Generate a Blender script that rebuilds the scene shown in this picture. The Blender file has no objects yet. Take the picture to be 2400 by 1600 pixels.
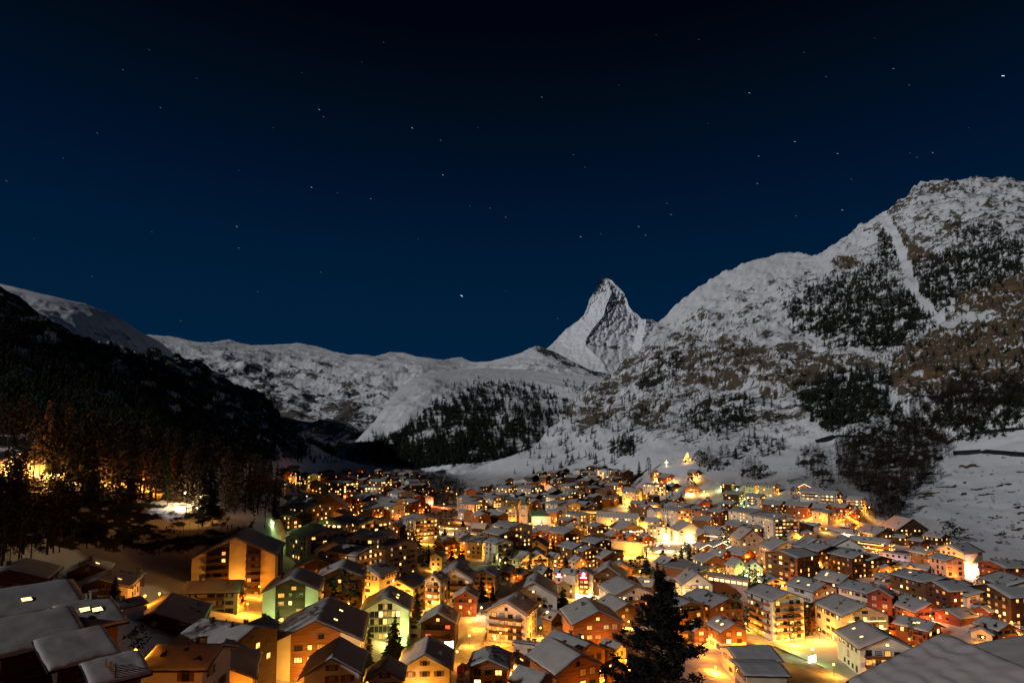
import bpy, math, random
import numpy as np
from mathutils import Vector, Matrix
random.seed(7); RNG = np.random.default_rng(7)
scene = bpy.context.scene
COL = scene.collection
# ---------------------------------------------------------------- camera, sky, moon, exposure
F = 1333.0                      # focal length in photo pixels (2400 wide)
CAMZ = 100.0
PITCH = math.radians(4.0)
SHIFT = 250.0 / F - math.tan(PITCH)
cam_d = bpy.data.cameras.new('camera'); cam = bpy.data.objects.new('camera', cam_d); COL.objects.link(cam)
cam.location = (0, 0, CAMZ); cam.rotation_euler = (math.pi / 2 + PITCH, 0, 0)
cam_d.sensor_fit = 'HORIZONTAL'; cam_d.sensor_width = 36.0; cam_d.lens = 36.0 * F / 2400.0
cam_d.shift_y = SHIFT * F / 2400.0; cam_d.clip_start = 0.5; cam_d.clip_end = 60000
scene.camera = cam
world = bpy.data.worlds.new('World'); scene.world = world; world.use_nodes = True
wn = world.node_tree.nodes; wl = world.node_tree.links; wn.clear()
w_out = wn.new('ShaderNodeOutputWorld'); w_bg = wn.new('ShaderNodeBackground')
w_tc = wn.new('ShaderNodeTexCoord'); w_sep = wn.new('ShaderNodeSeparateXYZ'); w_r = wn.new('ShaderNodeValToRGB')
wl.new(w_tc.outputs['Generated'], w_sep.inputs[0]); wl.new(w_sep.outputs['Z'], w_r.inputs[0])
cr = w_r.color_ramp
cr.elements[0].position = 0.0; cr.elements[0].color = (0.0010, 0.0180, 0.0500, 1)
cr.elements[1].position = 1.0; cr.elements[1].color = (0.0002, 0.0005, 0.0015, 1)
for p_, c_ in ((0.206, (.0004, .0132, .0415, 1)), (0.313, (.0003, .0105, .0338, 1)), (0.433, (.0003, .0056, .0210, 1)), (0.53, (.0003, .0037, .0091, 1)), (0.61, (.0003, .0013, .0046, 1))):
    e_ = cr.elements.new(p_); e_.color = c_
wl.new(w_r.outputs[0], w_bg.inputs[0]); w_bg.inputs[1].default_value = 1.0
wl.new(w_bg.outputs[0], w_out.inputs[0])
MOON_AZ, MOON_EL = math.radians(-124), math.radians(21)       # from behind the camera, over its left shoulder
moon_d = bpy.data.lights.new('moon', 'SUN'); moon = bpy.data.objects.new('moon', moon_d); COL.objects.link(moon)
moon_d.energy = 1.36; moon_d.angle = math.radians(0.53); moon_d.color = (0.98, 0.985, 1.0)
mdir = Vector((math.sin(MOON_AZ) * math.cos(MOON_EL), math.cos(MOON_AZ) * math.cos(MOON_EL), math.sin(MOON_EL)))
moon.rotation_euler = mdir.to_track_quat('Z', 'Y').to_euler(); moon.location = (-50, -50, 400)
vs = scene.view_settings
vs.view_transform = 'Standard'; vs.look = 'None'; vs.exposure = 0.0; vs.gamma = 1.0; vs.use_curve_mapping = False
scene.render.engine = 'CYCLES'
cy = scene.cycles
cy.use_denoising = True; cy.max_bounces = 4; cy.diffuse_bounces = 2; cy.glossy_bounces = 1; cy.transmission_bounces = 2
cy.sample_clamp_indirect = 4.0; cy.caustics_reflective = False; cy.caustics_refractive = False
try: cy.use_light_tree = True
except Exception: pass

# ---------------------------------------------------------------- helpers
def ray(px, py):
    u = (np.asarray(px, float) - 1200.0) / F; v = (800.0 - np.asarray(py, float)) / F + SHIFT
    sp, cp = math.sin(PITCH), math.cos(PITCH)
    dy = cp - v * sp
    return u / dy, (sp + v * cp) / dy
def at(px, py, D):
    dx, dz = ray(px, py); return Vector((float(dx) * D, D, CAMZ + float(dz) * D))
_perm = RNG.permutation(256); _perm = np.concatenate([_perm, _perm])
_ga = RNG.uniform(0, 2 * math.pi, 256)
def gnoise(x, y):
    xi = np.floor(x).astype(int); yi = np.floor(y).astype(int); xf = x - xi; yf = y - yi
    def g(ix, iy, fx, fy):
        a = _ga[_perm[(ix & 255) + _perm[iy & 255]] & 255]; return np.cos(a) * fx + np.sin(a) * fy
    u = xf * xf * xf * (xf * (xf * 6 - 15) + 10); v = yf * yf * yf * (yf * (yf * 6 - 15) + 10)
    n00 = g(xi, yi, xf, yf); n10 = g(xi + 1, yi, xf - 1, yf); n01 = g(xi, yi + 1, xf, yf - 1); n11 = g(xi + 1, yi + 1, xf - 1, yf - 1)
    return ((n00 * (1 - u) + n10 * u) * (1 - v) + (n01 * (1 - u) + n11 * u) * v) * 1.5
def fbm(x, y, o=5, gain=0.5, ridged=False):
    s = np.zeros_like(np.asarray(x, float)); a = 1.0; t = 0.0
    for i in range(o):
        n = gnoise(x * 2 ** i + 17.3 * i, y * 2 ** i - 9.1 * i)
        if ridged: n = 1 - 2 * np.abs(n)
        s = s + a * n; t += a; a *= gain
    return s / t
def sstep(a, b, x):
    t = np.clip((np.asarray(x, float) - a) / (b - a), 0, 1); return t * t * (3 - 2 * t)
def inpoly(px, py, poly):
    px = np.asarray(px, float); py = np.asarray(py, float); r = np.zeros(px.shape, bool); n = len(poly); j = n - 1
    for i in range(n):
        xi, yi = poly[i]; xj, yj = poly[j]
        if yi != yj:
            c = ((yi > py) != (yj > py)) & (px < (xj - xi) * (py - yi) / (yj - yi) + xi); r ^= c
        j = i
    return r
class RBF:
    """log-distance over the picture plane from scattered survey points (px, py, metres)"""
    def __init__(s, pts, sy=2.2, smooth=0.0):
        P = np.array(pts, float); s.sy = sy; s.X = np.stack([P[:, 0], P[:, 1] * sy], 1) / 400.0
        n = len(P); d = np.sqrt(((s.X[:, None] - s.X[None]) ** 2).sum(-1) + 0.02)
        A = np.zeros((n + 3, n + 3)); A[:n, :n] = -d + np.eye(n) * smooth; Q = np.c_[np.ones(n), s.X]; A[:n, n:] = Q; A[n:, :n] = Q.T
        s.w = np.linalg.solve(A, np.r_[np.log(P[:, 2]), 0, 0, 0])
    def __call__(s, px, py):
        px = np.asarray(px, float); sh = px.shape; Z = np.stack([px.ravel(), np.broadcast_to(py, sh).ravel() * s.sy], 1) / 400.0
        out = np.empty(len(Z)); n = len(s.X)
        for k in range(0, len(Z), 40000):
            z = Z[k:k + 40000]; d = np.sqrt(((z[:, None] - s.X[None]) ** 2).sum(-1) + 0.02)
            out[k:k + 40000] = -d @ s.w[:n] + s.w[n] + z @ s.w[n + 1:]
        return np.exp(out).reshape(sh)
def tag(o, label=None, cat=None, group=None, kind=None):
    if label: o['label'] = label
    if cat: o['category'] = cat
    if group: o['group'] = group
    if kind: o['kind'] = kind
    return o
def link(name, me, parent=None, loc=None):
    o = bpy.data.objects.new(name, me); COL.objects.link(o)
    if parent is not None: o.parent = parent
    if loc is not None: o.location = loc
    return o
def mesh(name, verts, faces, mats=(), fm=None, smooth=False):
    me = bpy.data.meshes.new(name); me.from_pydata(verts, [], faces)
    for m in mats: me.materials.append(m)
    if fm is not None: me.polygons.foreach_set('material_index', np.asarray(fm, np.int32))
    if smooth: me.polygons.foreach_set('use_smooth', np.ones(len(me.polygons), bool))
    me.update(); return me
def grid_mesh(name, P, mats, smooth=True, attrs=None):
    """P: (rows, cols, 3) array -> quad sheet"""
    R, C_, _ = P.shape
    me = bpy.data.meshes.new(name); n = R * C_
    i = np.arange(R - 1)[:, None] * C_ + np.arange(C_ - 1)[None]
    q = np.stack([i, i + 1, i + C_ + 1, i + C_], -1).reshape(-1)
    nf = (R - 1) * (C_ - 1)
    me.vertices.add(n); me.vertices.foreach_set('co', P.reshape(-1).astype(np.float32))
    me.loops.add(nf * 4); me.loops.foreach_set('vertex_index', q.astype(np.int32))
    me.polygons.add(nf); me.polygons.foreach_set('loop_start', np.arange(0, nf * 4, 4, dtype=np.int32))
    me.polygons.foreach_set('use_smooth', np.full(nf, smooth))
    for m in mats: me.materials.append(m)
    me.update(calc_edges=True); me.validate()
    for k, v in (attrs or {}).items():
        a = me.attributes.new(k, 'FLOAT', 'POINT'); a.data.foreach_set('value', v.reshape(-1).astype(np.float32))
    return me
# ---------------------------------------------------------------- materials
MATS = {}
def nodes(name):
    m = bpy.data.materials.new(name); m.use_nodes = True; nt = m.node_tree
    b = nt.nodes['Principled BSDF']; b.inputs['Roughness'].default_value = 0.85
    try: b.inputs['Specular IOR Level'].default_value = 0.2
    except Exception: pass
    MATS[name] = m; return m, nt, b
def mat(name, col, rough=0.85, var=0.15, scale=0.6, bump=0.0, stretch=(1, 1, 1), metal=0):
    m, nt, b = nodes(name); N, L = nt.nodes, nt.links
    tc = N.new('ShaderNodeTexCoord'); mp = N.new('ShaderNodeMapping'); mp.inputs['Scale'].default_value = stretch
    no = N.new('ShaderNodeTexNoise'); no.inputs['Scale'].default_value = scale; no.inputs['Detail'].default_value = 5
    oi = N.new('ShaderNodeObjectInfo'); ad = N.new('ShaderNodeVectorMath'); ad.operation = 'ADD'
    L.new(tc.outputs['Object'], mp.inputs[0]); L.new(mp.outputs[0], ad.inputs[0]); L.new(oi.outputs['Random'], ad.inputs[1]); L.new(ad.outputs[0], no.inputs['Vector'])
    r = N.new('ShaderNodeValToRGB'); c = np.array(col)
    r.color_ramp.elements[0].position = 0.3; r.color_ramp.elements[1].position = 0.72
    r.color_ramp.elements[0].color = (*np.clip(c * (1 - var * 1.6), 0, 1), 1); r.color_ramp.elements[1].color = (*np.clip(c * (1 + var), 0, .85), 1)
    L.new(no.outputs['Fac'], r.inputs[0]); L.new(r.outputs[0], b.inputs['Base Color'])
    b.inputs['Roughness'].default_value = rough; b.inputs['Metallic'].default_value = metal
    if bump:
        bp = N.new('ShaderNodeBump'); bp.inputs['Strength'].default_value = bump; bp.inputs['Distance'].default_value = 0.3
        L.new(no.outputs['Fac'], bp.inputs['Height']); L.new(bp.outputs[0], b.inputs['Normal'])
    return m
def emit(name, col, strength, vary=0.5):
    """a lit pane: shade varies from pane to pane and over the pane (curtains, furniture)"""
    m, nt, b = nodes(name); N, L = nt.nodes, nt.links
    b.inputs['Base Color'].default_value = (0.02, 0.02, 0.02, 1)
    b.inputs['Emission Color'].default_value = (*col, 1)
    oi = N.new('ShaderNodeObjectInfo'); tc = N.new('ShaderNodeTexCoord'); no = N.new('ShaderNodeTexNoise'); no.inputs['Scale'].default_value = 2.0
    ad = N.new('ShaderNodeVectorMath'); ad.operation = 'MULTIPLY_ADD'; ad.inputs[1].default_value = (1, 1, 1)
    mu = N.new('ShaderNodeVectorMath'); mu.operation = 'SCALE'; mu.inputs['Scale'].default_value = 37.0
    L.new(oi.outputs['Random'], mu.inputs[0]); L.new(tc.outputs['Object'], ad.inputs[0]); L.new(mu.outputs[0], ad.inputs[2]); L.new(ad.outputs[0], no.inputs['Vector'])
    mr = N.new('ShaderNodeMapRange'); mr.inputs[1].default_value = 0.3; mr.inputs[2].default_value = 0.7; mr.inputs[3].default_value = strength * (1 - vary); mr.inputs[4].default_value = strength * (1 + vary)
    L.new(no.outputs['Fac'], mr.inputs[0]); L.new(mr.outputs[0], b.inputs['Emission Strength'])
    m.cycles.emission_sampling = 'NONE' if hasattr(m, 'cycles') else None
    return m
def terrain_mat(name, scale, rockc, brownc, darkc=(0.012, 0.012, 0.009)):
    m, nt, b = nodes(name); N, L = nt.nodes, nt.links
    tc = N.new('ShaderNodeTexCoord')
    def noise(s, d=8, rough=0.62):
        n = N.new('ShaderNodeTexNoise'); n.inputs['Scale'].default_value = s; n.inputs['Detail'].default_value = d; n.inputs['Roughness'].default_value = rough
        L.new(tc.outputs['Object'], n.inputs['Vector']); return n.outputs['Fac']
    def attr(n_):
        a = N.new('ShaderNodeAttribute'); a.attribute_name = n_; return a.outputs['Fac']
    def math_(op, a, b_):
        x = N.new('ShaderNodeMath'); x.operation = op
        for i, v in enumerate((a, b_)):
            if isinstance(v, float): x.inputs[i].default_value = v
            else: L.new(v, x.inputs[i])
        return x.outputs[0]
    n1 = noise(scale); n2 = noise(scale * 6.0, 6)
    k = math_('ADD', attr('rock'), math_('MULTIPLY', math_('SUBTRACT', n1, 0.5), 1.5))
    k = math_('ADD', k, math_('MULTIPLY', math_('SUBTRACT', n2, 0.5), 0.9))
    st = N.new('ShaderNodeMapRange'); st.interpolation_type = 'SMOOTHSTEP'; st.inputs[1].default_value = 0.40; st.inputs[2].default_value = 0.60; L.new(k, st.inputs[0])
    def mix(f, a, b_):
        x = N.new('ShaderNodeMix'); x.data_type = 'RGBA'
        for s, v in ((x.inputs['Factor'], f), (x.inputs['A'], a), (x.inputs['B'], b_)):
            if isinstance(v, tuple): s.default_value = (*v, 1)
            elif isinstance(v, float): s.default_value = v
            else: L.new(v, s)
        return x.outputs['Result']
    rock = mix(n2, tuple(np.array(rockc) * 0.35), tuple(np.array(rockc) * 1.6))
    mp = N.new('ShaderNodeMapping'); mp.inputs['Scale'].default_value = (.35, .35, 2.2); L.new(tc.outputs['Object'], mp.inputs[0]); sn = N.new('ShaderNodeTexNoise'); sn.inputs['Scale'].default_value = scale * 1.3; sn.inputs['Detail'].default_value = 9; sn.inputs['Roughness'].default_value = .7; L.new(mp.outputs[0], sn.inputs['Vector'])
    cr_ = N.new('ShaderNodeMapRange'); cr_.inputs[1].default_value = .36; cr_.inputs[2].default_value = .64; L.new(sn.outputs['Fac'], cr_.inputs[0]); n2c = cr_.outputs[0]
    brown = mix(n2c, tuple(np.array(brownc) * 0.22), tuple(np.array(brownc) * 1.45))
    rock = mix(attr('brown'), rock, brown)
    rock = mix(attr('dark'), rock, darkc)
    snow = mix(n1, (0.70, 0.71, 0.74), (0.82, 0.83, 0.85))
    snow = mix(attr('town'), snow, mix(n2, (0.20, 0.18, 0.16), (0.50, 0.48, 0.45)))
    L.new(mix(st.outputs[0], snow, rock), b.inputs['Base Color'])
    bp = N.new('ShaderNodeBump'); bp.inputs['Strength'].default_value = 0.5; bp.inputs['Distance'].default_value = 1.2 / scale * 0.02
    L.new(k, bp.inputs['Height']); L.new(bp.outputs[0], b.inputs['Normal'])
    return m
m_valley = terrain_mat('valley_snow_rock_soil_shade', 0.035, (0.085, 0.072, 0.055), (0.15, 0.088, 0.036))
m_far = terrain_mat('high_mountain_snow_rock', 0.006, (0.085, 0.08, 0.075), (0.16, 0.11, 0.06))
# ---------------------------------------------------------------- terrain
SURVEY = [  # px, py, distance in metres
 (-400,1600,60),(0,1600,72),(120,1600,82),(250,1620,95),(400,1600,120),(640,1610,152),(840,1605,158),(1000,1640,168),(1100,1600,172),(1230,1640,170),(1400,1610,172),(1560,1620,172),(1700,1630,172),(1850,1630,180),(2020,1590,212),(2250,1600,190),(2400,1600,215),(2700,1600,230),
 (-400,1900,40),(400,1900,55),(1200,1900,66),(2000,1900,68),(2700,1900,66),
 (0,1440,115),(100,1400,150),(250,1440,140),(330,1420,178),(300,1335,230),(200,1370,180),(440,1285,300),(100,1330,210),(-300,1400,110),
 (560,1392,242),(500,1438,207),(730,1470,215),(740,1395,262),(790,1370,255),(880,1425,250),(1000,1430,265),(958,1512,236),(1066,1518,222),(1107,1412,270),(1116,1443,252),(1232,1502,232),(1100,1560,190),(1344,1525,196),(1337,1590,178),
 (560,1240,275),(640,1230,330),(708,1241,385),(812,1252,385),(826,1343,300),(740,1310,330),(855,1325,312),(901,1300,345),(892,1332,312),(1035,1338,345),(1095,1352,330),(780,1200,520),
 (0,1110,235),(0,1150,222),(0,1250,205),(200,1250,235),(150,1130,240),(300,1150,245),(450,1190,235),(450,1235,228),(560,1200,250),(620,1180,300),(300,1240,240),
 (0,1050,270),(100,1050,290),(300,1080,300),(0,960,420),(250,1000,450),(450,1080,420),(600,1080,700),(300,900,950),(150,850,900),(0,780,800),(-300,900,400),(-300,650,900),(0,680,1150),(200,784,1400),(392,818,1800),(579,917,2100),(500,1000,1100),(680,1000,2000),(850,1088,1900),(700,1085,1300),
 (690,1150,760),(800,1170,690),(900,1170,700),(700,1115,1150),(850,1120,1050),(950,1120,950),(1000,1190,720),(1080,1112,1500),(1080,1200,700),(1150,1150,950),
 (1110,1277,430),(1203,1277,440),(1240,1275,445),(1337,1272,450),(1228,1222,640),(1150,1235,600),(1300,1240,570),(1305,1300,430),(1410,1335,385),(1222,1335,365),(1350,1345,372),(1433,1350,370),(1364,1305,430),
 (1305,1425,300),(1348,1402,345),(1468,1395,345),(1437,1430,290),(1430,1468,250),(1600,1412,318),(1650,1362,360),(1754,1392,335),(1580,1330,400),(1507,1302,440),(1492,1240,650),(1412,1220,700),(1453,1262,560),(1590,1268,530),(1560,1290,460),(1650,1340,375),(1736,1315,425),(1690,1318,400),(1640,1300,450),(1605,1465,255),(1692,1525,208),(1722,1352,365),
 (1250,1180,780),(1300,1150,880),(1400,1160,840),(1430,1130,920),(1490,1182,780),(1545,1158,800),(1606,1160,760),(1610,1115,800),(1562,1090,860),(1610,1076,860),(1603,1228,620),(1500,1210,680),(1700,1178,700),(1770,1162,690),(1780,1188,610),(1755,1235,540),(1830,1208,540),(1895,1213,490),(1922,1172,540),(2016,1198,500),(1860,1150,620),(1845,1232,480),(1680,1205,640),
 (1811,1325,372),(1876,1319,366),(1950,1318,366),(2082,1302,385),(2135,1335,350),(2170,1330,360),(1893,1328,355),(2052,1270,455),(2105,1262,460),(2200,1280,440),(2219,1362,335),(2262,1348,350),(2325,1350,345),(2400,1340,345),(2385,1420,270),(2295,1398,292),(2280,1425,270),(2145,1455,262),(2165,1390,300),(1965,1390,315),(2042,1440,282),(1906,1430,290),(1812,1500,262),(1976,1510,245),(2075,1490,252),(2175,1510,235),(2340,1500,232),(1740,1600,185),(1860,1590,188),(1797,1388,320),(1876,1358,335),
 (2300,1250,520),(2400,1290,450),(2400,1200,560),(2150,1220,560),(2050,1215,570),(2100,1120,720),(2300,1120,700),(2400,1050,760),(2200,1040,860),(2000,1060,820),(1960,1130,650),(1800,1100,800),(1750,1060,900),(1650,1040,930),
 (1200,1075,1350),(1290,1010,1600),(1360,930,2000),(1450,870,2200),(1540,757,2700),(1400,1000,1350),(1500,1060,1000),(1500,960,1450),(1650,950,1250),(1650,850,1700),(1640,672,3000),(1760,700,2500),(1760,612,3300),(1880,588,3400),(1900,700,2200),(1800,850,1500),(1950,830,1400),(1850,950,1100),(2000,950,1000),(2000,540,3300),(2150,435,3400),(2400,426,3300),(2700,440,3200),(2100,600,2600),(2150,700,1800),(2250,650,1900),(2400,600,1800),(2300,760,1250),(2200,850,1150),(2400,800,1050),(2300,930,900),(2700,900,850),(2700,1200,450),(2700,1350,330),
]
depth = RBF(SURVEY, smooth=0.09)
TX, TY = zip(*[(-600,560),(-300,600),(0,684),(44,706),(85,736),(146,770),(191,796),(266,814),(296,826),(392,828),(419,832),(443,845),(511,883),(579,917),(633,944),(647,968),(678,1002),(715,1043),(800,1077),(860,1090),(930,1098),(1080,1112),(1100,1105),(1130,1090),(1180,1075),(1250,1050),(1290,1010),(1330,965),(1360,930),(1400,900),(1450,870),(1500,820),(1520,788),(1540,757),(1600,702),(1640,672),(1690,640),(1760,612),(1840,592),(1880,590),(1917,601),(1950,575),(2000,540),(2060,500),(2110,470),(2150,435),(2180,425),(2220,421),(2310,418),(2400,426),(2600,440),(3000,520)])
def vtop(px): return np.interp(px, TX, TY)
CLIFFS = [([(1640,830),(1740,800),(1850,850),(2000,855),(1990,885),(1880,910),(1820,940),(1750,895),(1650,900),(1600,890)], .62, .55),
 ([(2090,840),(2190,790),(2240,770),(2400,740),(2400,900),(2300,900),(2130,940),(2085,930)], .75, .95),
 ([(2240,690),(2290,670),(2400,650),(2400,740),(2240,745)], .75, .95),
 ([(2088,515),(2100,530),(2160,590),(2262,612),(2250,635),(2160,600),(2150,640),(2120,580)], .8, .9),
 ([(1945,615),(2000,600),(2030,625),(2000,632),(1950,625)], .8, .8), ([(1600,745),(1690,735),(1690,755),(1600,770)], .55, .6),
 ([(1845,690),(1880,640),(1900,650),(1870,670)], .6, .5), ([(2050,1090),(2160,1080),(2130,1150),(2060,1150)], .3, .4),
 ([(1500,1060),(1600,1045),(1660,1060),(1650,1110),(1560,1120)], .22, .3), ([(1840,1090),(1880,1085),(1900,1130),(1850,1140)], .5, .3),
 ([(1300,1000),(1450,960),(1500,1010),(1420,1110),(1300,1090)], .25, .3), ([(2000,430),(2400,430),(2400,560),(2150,540)], .22, .2),
 ([(1560,850),(1640,830),(1640,900),(1560,920)], .45, .5), ([(2110,640),(2300,600),(2330,680),(2160,740)], .3, .2)]
FORESTS = [  # polygon in the photo, trees per 1000 px^2, mean height in m
 ([(1835,727),(1896,680),(1940,660),(2002,645),(2053,625),(2083,645),(2128,697),(2196,748),(2162,772),(2077,823),(1975,809),(1872,772)], 20, 20),
 ([(2057,540),(2085,545),(2118,630),(2095,640),(2060,610)], 26, 20),
 ([(2138,618),(2247,591),(2315,570),(2400,570),(2400,640),(2298,683),(2240,696),(2213,741),(2162,714)], 20, 18),
 ([(2220,523),(2350,530),(2350,575),(2240,570)], 12, 18),
 ([(1859,932),(1940,890),(2002,870),(2087,890),(2077,945),(2019,993),(1958,1023),(1920,1006),(1882,972)], 16, 16),
 ([(1958,1040),(2060,1017),(2179,938),(2247,890),(2400,890),(2400,960),(2315,1006),(2230,1034),(2206,1075),(2172,1126),(2131,1163),(2094,1221),(2053,1211),(2056,1160),(1968,1126)], 13, 14),
 ([(1866,1050),(1920,1050),(1960,1130),(1930,1145),(1880,1090)], 12, 11),
 ([(1600,965),(1685,935),(1765,940),(1765,990),(1685,1025),(1600,1040)], 9, 15),
 ([(1730,1075),(1785,1085),(1795,1120),(1735,1130)], 9, 10), ([(1488,900),(1600,821),(1600,865),(1515,917)], 14, 18),
 ([(1430,1030),(1488,1030),(1488,1068),(1430,1072)], 16, 14), ([(1690,960),(1830,930),(1850,990),(1700,1010)], 4, 15),
 ([(1720,1030),(1840,1020),(1840,1062),(1720,1066)], 7, 14), ([(1300,960),(1500,900),(1640,870),(1640,960),(1480,1040),(1330,1060)], 3.2, 17),
 ([(1540,820),(1800,740),(1860,800),(1640,880)], 4.5, 17), ([(1200,1075),(1330,1000),(1450,1060),(1400,1110),(1220,1120)], 3.5, 14),
 ([(2200,960),(2400,900),(2400,1010),(2250,1040)], 8, 13), ([(1640,1065),(1720,1055),(1720,1110),(1660,1105)], 6, 12), ([(2080,700),(2400,680),(2400,900),(2060,900)], 2.2, 15),
 ([(2050,540),(2400,500),(2400,700),(2200,740)], 3.0, 16), ([(1960,1020),(2160,930),(2200,1040),(2000,1060)], 6, 14)]
COULOIR = [(2066,492),(2082,530),(2106,575),(2128,640),(2146,690),(2170,722),(2205,748)]
def couloir(px, py):
    d = np.full(np.shape(px), 1e9)
    for (x0, y0), (x1, y1) in zip(COULOIR, COULOIR[1:]):
        t = np.clip(((px - x0) * (x1 - x0) + (py - y0) * (y1 - y0)) / ((x1 - x0) ** 2 + (y1 - y0) ** 2), 0, 1); d = np.minimum(d, np.hypot(px - x0 - t * (x1 - x0), py - y0 - t * (y1 - y0)))
    return d
def relief(px, py, x, y, D):
    """height of the small relief at a ground point: nothing in the village, gullies and ribs on the slopes"""
    right = sstep(1150, 1250, px)
    up = np.where(px > 1150, sstep(1130, 960, py), sstep(1080, 960, py) * sstep(560, 380, px) + sstep(1090, 1020, py) * sstep(380, 560, px))
    low = sstep(2020, 2120, px) * sstep(1310, 1240, py) * 0.26
    lefthill = sstep(640, 540, px) * sstep(1330, 1250, py) * 0.10
    k = np.clip(np.maximum(up, np.maximum(low, lefthill)), 0, 1)
    n = (fbm(x / 210.0 + 3.1, y / 260.0, 6, 0.55, True) - 0.35) * 0.9 + fbm(x / 60.0, y / 70.0, 4, 0.55) * 0.35
    amp = np.minimum(D * 0.026, 55.0) * (1 - 0.65 * sstep(90, 0, py - vtop(px)) * sstep(1450, 1550, px) * sstep(2050, 1900, px))
    cl = np.zeros_like(px)
    for poly, a, b in CLIFFS[:5]:
        cl = np.maximum(cl, inpoly(px + 14 * fbm(px / 40.0, py / 30.0, 3), py + 10 * fbm(px / 30.0 + 7, py / 25.0, 3), poly) * 1.0)
    crag = (fbm(x / 70.0, y / 45.0 + py / 24.0, 5, .6, True) - .35) * np.minimum(D * .02, 26.0)
    rough = fbm(x / 26.0, y / 30.0, 4, .6) * np.minimum(D * .006, 8.0) * right
    return k * (amp * n + cl * crag + rough), k
def ground(px, py):
    px = np.asarray(px, float); py = np.asarray(py, float)
    D = depth(px, py); dx, dz = ray(px, py); x = dx * D; z = CAMZ + dz * D
    h, k = relief(px, py, x, D, D)
    return x, D, z + h, k
def gpt(px, py):
    x, y, z, _ = ground(np.array([px]), np.array([py])); return Vector((float(x[0]), float(y[0]), float(z[0])))
def back_rows(P, n=3, drop=0.35, step=0.18):
    rows = [P]; last = P[-1]
    for i in range(n):
        q = last.copy(); f = 1 + step * (i + 1); q[:, :2] = last[:, :2] * f; q[:, 2] = last[:, 2] - (last[:, 2] + 60) * (i + 1) / n
        rows.append(q[None])
    return np.concatenate(rows, 0)
def build_valley():
    cols = np.concatenate([np.arange(-560, -20, 20.0), np.arange(-20, 2421, 3.6), np.arange(2430, 2900, 20.0)])
    t = np.concatenate([np.linspace(0, 0.16, 8)[:-1], np.linspace(0.16, 1, 330)])
    T = vtop(cols); PY = 1900 + (T[None] - 1900) * t[:, None]; PX = np.broadcast_to(cols[None], PY.shape)
    x, y, z, k = ground(PX, PY)
    P = np.stack([x, y, z], -1)
    # slope from finite differences (world)
    du = np.gradient(P, axis=1); dv = np.gradient(P, axis=0); nr = np.cross(du, dv); nr /= np.linalg.norm(nr, axis=-1, keepdims=True) + 1e-9
    slope = 1 - np.abs(nr[..., 2])
    right = sstep(1150, 1300, PX)
    rock = 0.02 + k * (sstep(0.10, 0.55, slope) * 0.42)
    rock = rock + k * right * (0.31 + 0.62 * np.clip(fbm(x / 90.0, y / 140.0, 6, .6), -1, 1) + 0.10 * sstep(760, 860, PY) - 0.10 * sstep(800, 640, PY) * sstep(1950, 1800, PX))
    brown = 0.15 + 0 * rock
    for poly, a, b in CLIFFS:
        m = inpoly(PX + 16 * fbm(PX / 40.0, PY / 30.0, 4), PY + 12 * fbm(PX / 30.0 + 7, PY / 25.0, 4), poly)
        rock = np.where(m, np.maximum(rock, a - .15 + .55 * fbm(x / 45.0, z / 16.0, 5, .6) + .25 * sstep(.2, .6, slope)), rock); brown = np.where(m, np.maximum(brown, b * (.55 + .6 * fbm(PX / 18.0, PY / 14.0, 4))), brown)
    dark = np.zeros_like(rock)
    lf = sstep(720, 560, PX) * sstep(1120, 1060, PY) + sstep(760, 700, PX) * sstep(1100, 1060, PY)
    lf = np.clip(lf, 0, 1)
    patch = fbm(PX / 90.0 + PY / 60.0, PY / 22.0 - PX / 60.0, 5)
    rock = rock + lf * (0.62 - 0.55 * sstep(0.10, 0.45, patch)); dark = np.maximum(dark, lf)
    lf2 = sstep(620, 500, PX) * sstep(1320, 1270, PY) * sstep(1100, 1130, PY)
    rock = rock + lf2 * (0.50 + 0.5 * fbm(PX / 40.0, PY / 14.0, 4)); dark = np.maximum(dark, lf2 * .9)  # ground colour darkened on this bank in place of the mountain's shadow
    for poly, dens, hh in FORESTS:
        if dens >= 6:
            m = inpoly(PX + 26 * fbm(PX / 30.0, PY / 30.0, 5, .65), PY + 22 * fbm(PX / 30.0 + 5, PY / 30.0, 5, .65), poly)
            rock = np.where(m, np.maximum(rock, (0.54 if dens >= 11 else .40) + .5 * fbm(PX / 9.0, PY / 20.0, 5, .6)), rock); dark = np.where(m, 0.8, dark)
    cd = couloir(PX + 4 * fbm(PX / 12.0, PY / 12.0, 3), PY); rock = rock - 1.2 * sstep(11, 6, cd)
    flank = sstep(70, 20, PY - vtop(PX)) * sstep(1530, 1580, PX) * sstep(2120, 2040, PX); rock = rock - .16 * flank
    kn = inpoly(PX + 12 * fbm(PX / 25.0, PY / 20.0, 3), PY + 8 * fbm(PX / 20.0, PY / 20.0 + 4, 3), [(870,1092),(960,1090),(1020,1098),(1075,1128),(1125,1180),(1120,1200),(1080,1188),(1000,1178),(905,1168)])
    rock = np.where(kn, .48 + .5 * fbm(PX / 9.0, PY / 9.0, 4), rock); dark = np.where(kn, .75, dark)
    # bare tufts and terrace edges on the meadow beside the village
    me_ = sstep(2000, 2090, PX) * sstep(1320, 1270, PY) * sstep(1030, 1090, PY)
    rock = rock + me_ * 0.62 * sstep(0.08, 0.4, fbm(PX / 55.0, (PY + 0.12 * PX) / 8.0, 4)); brown = np.maximum(brown, me_ * .5)
    town = sstep(600, 700, PX) * sstep(1096, 1125, PY) * sstep(2330, 2230, PX + (1330 - PY) * .8) * (1 - np.clip(k * 6, 0, 1)) * (.55 + .45 * sstep(-.1, .25, fbm(x / 25.0, y / 25.0, 4)))
    P2 = back_rows(P); pad = lambda a: np.concatenate([a, np.repeat(a[-1:], 3, 0)], 0)
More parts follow.
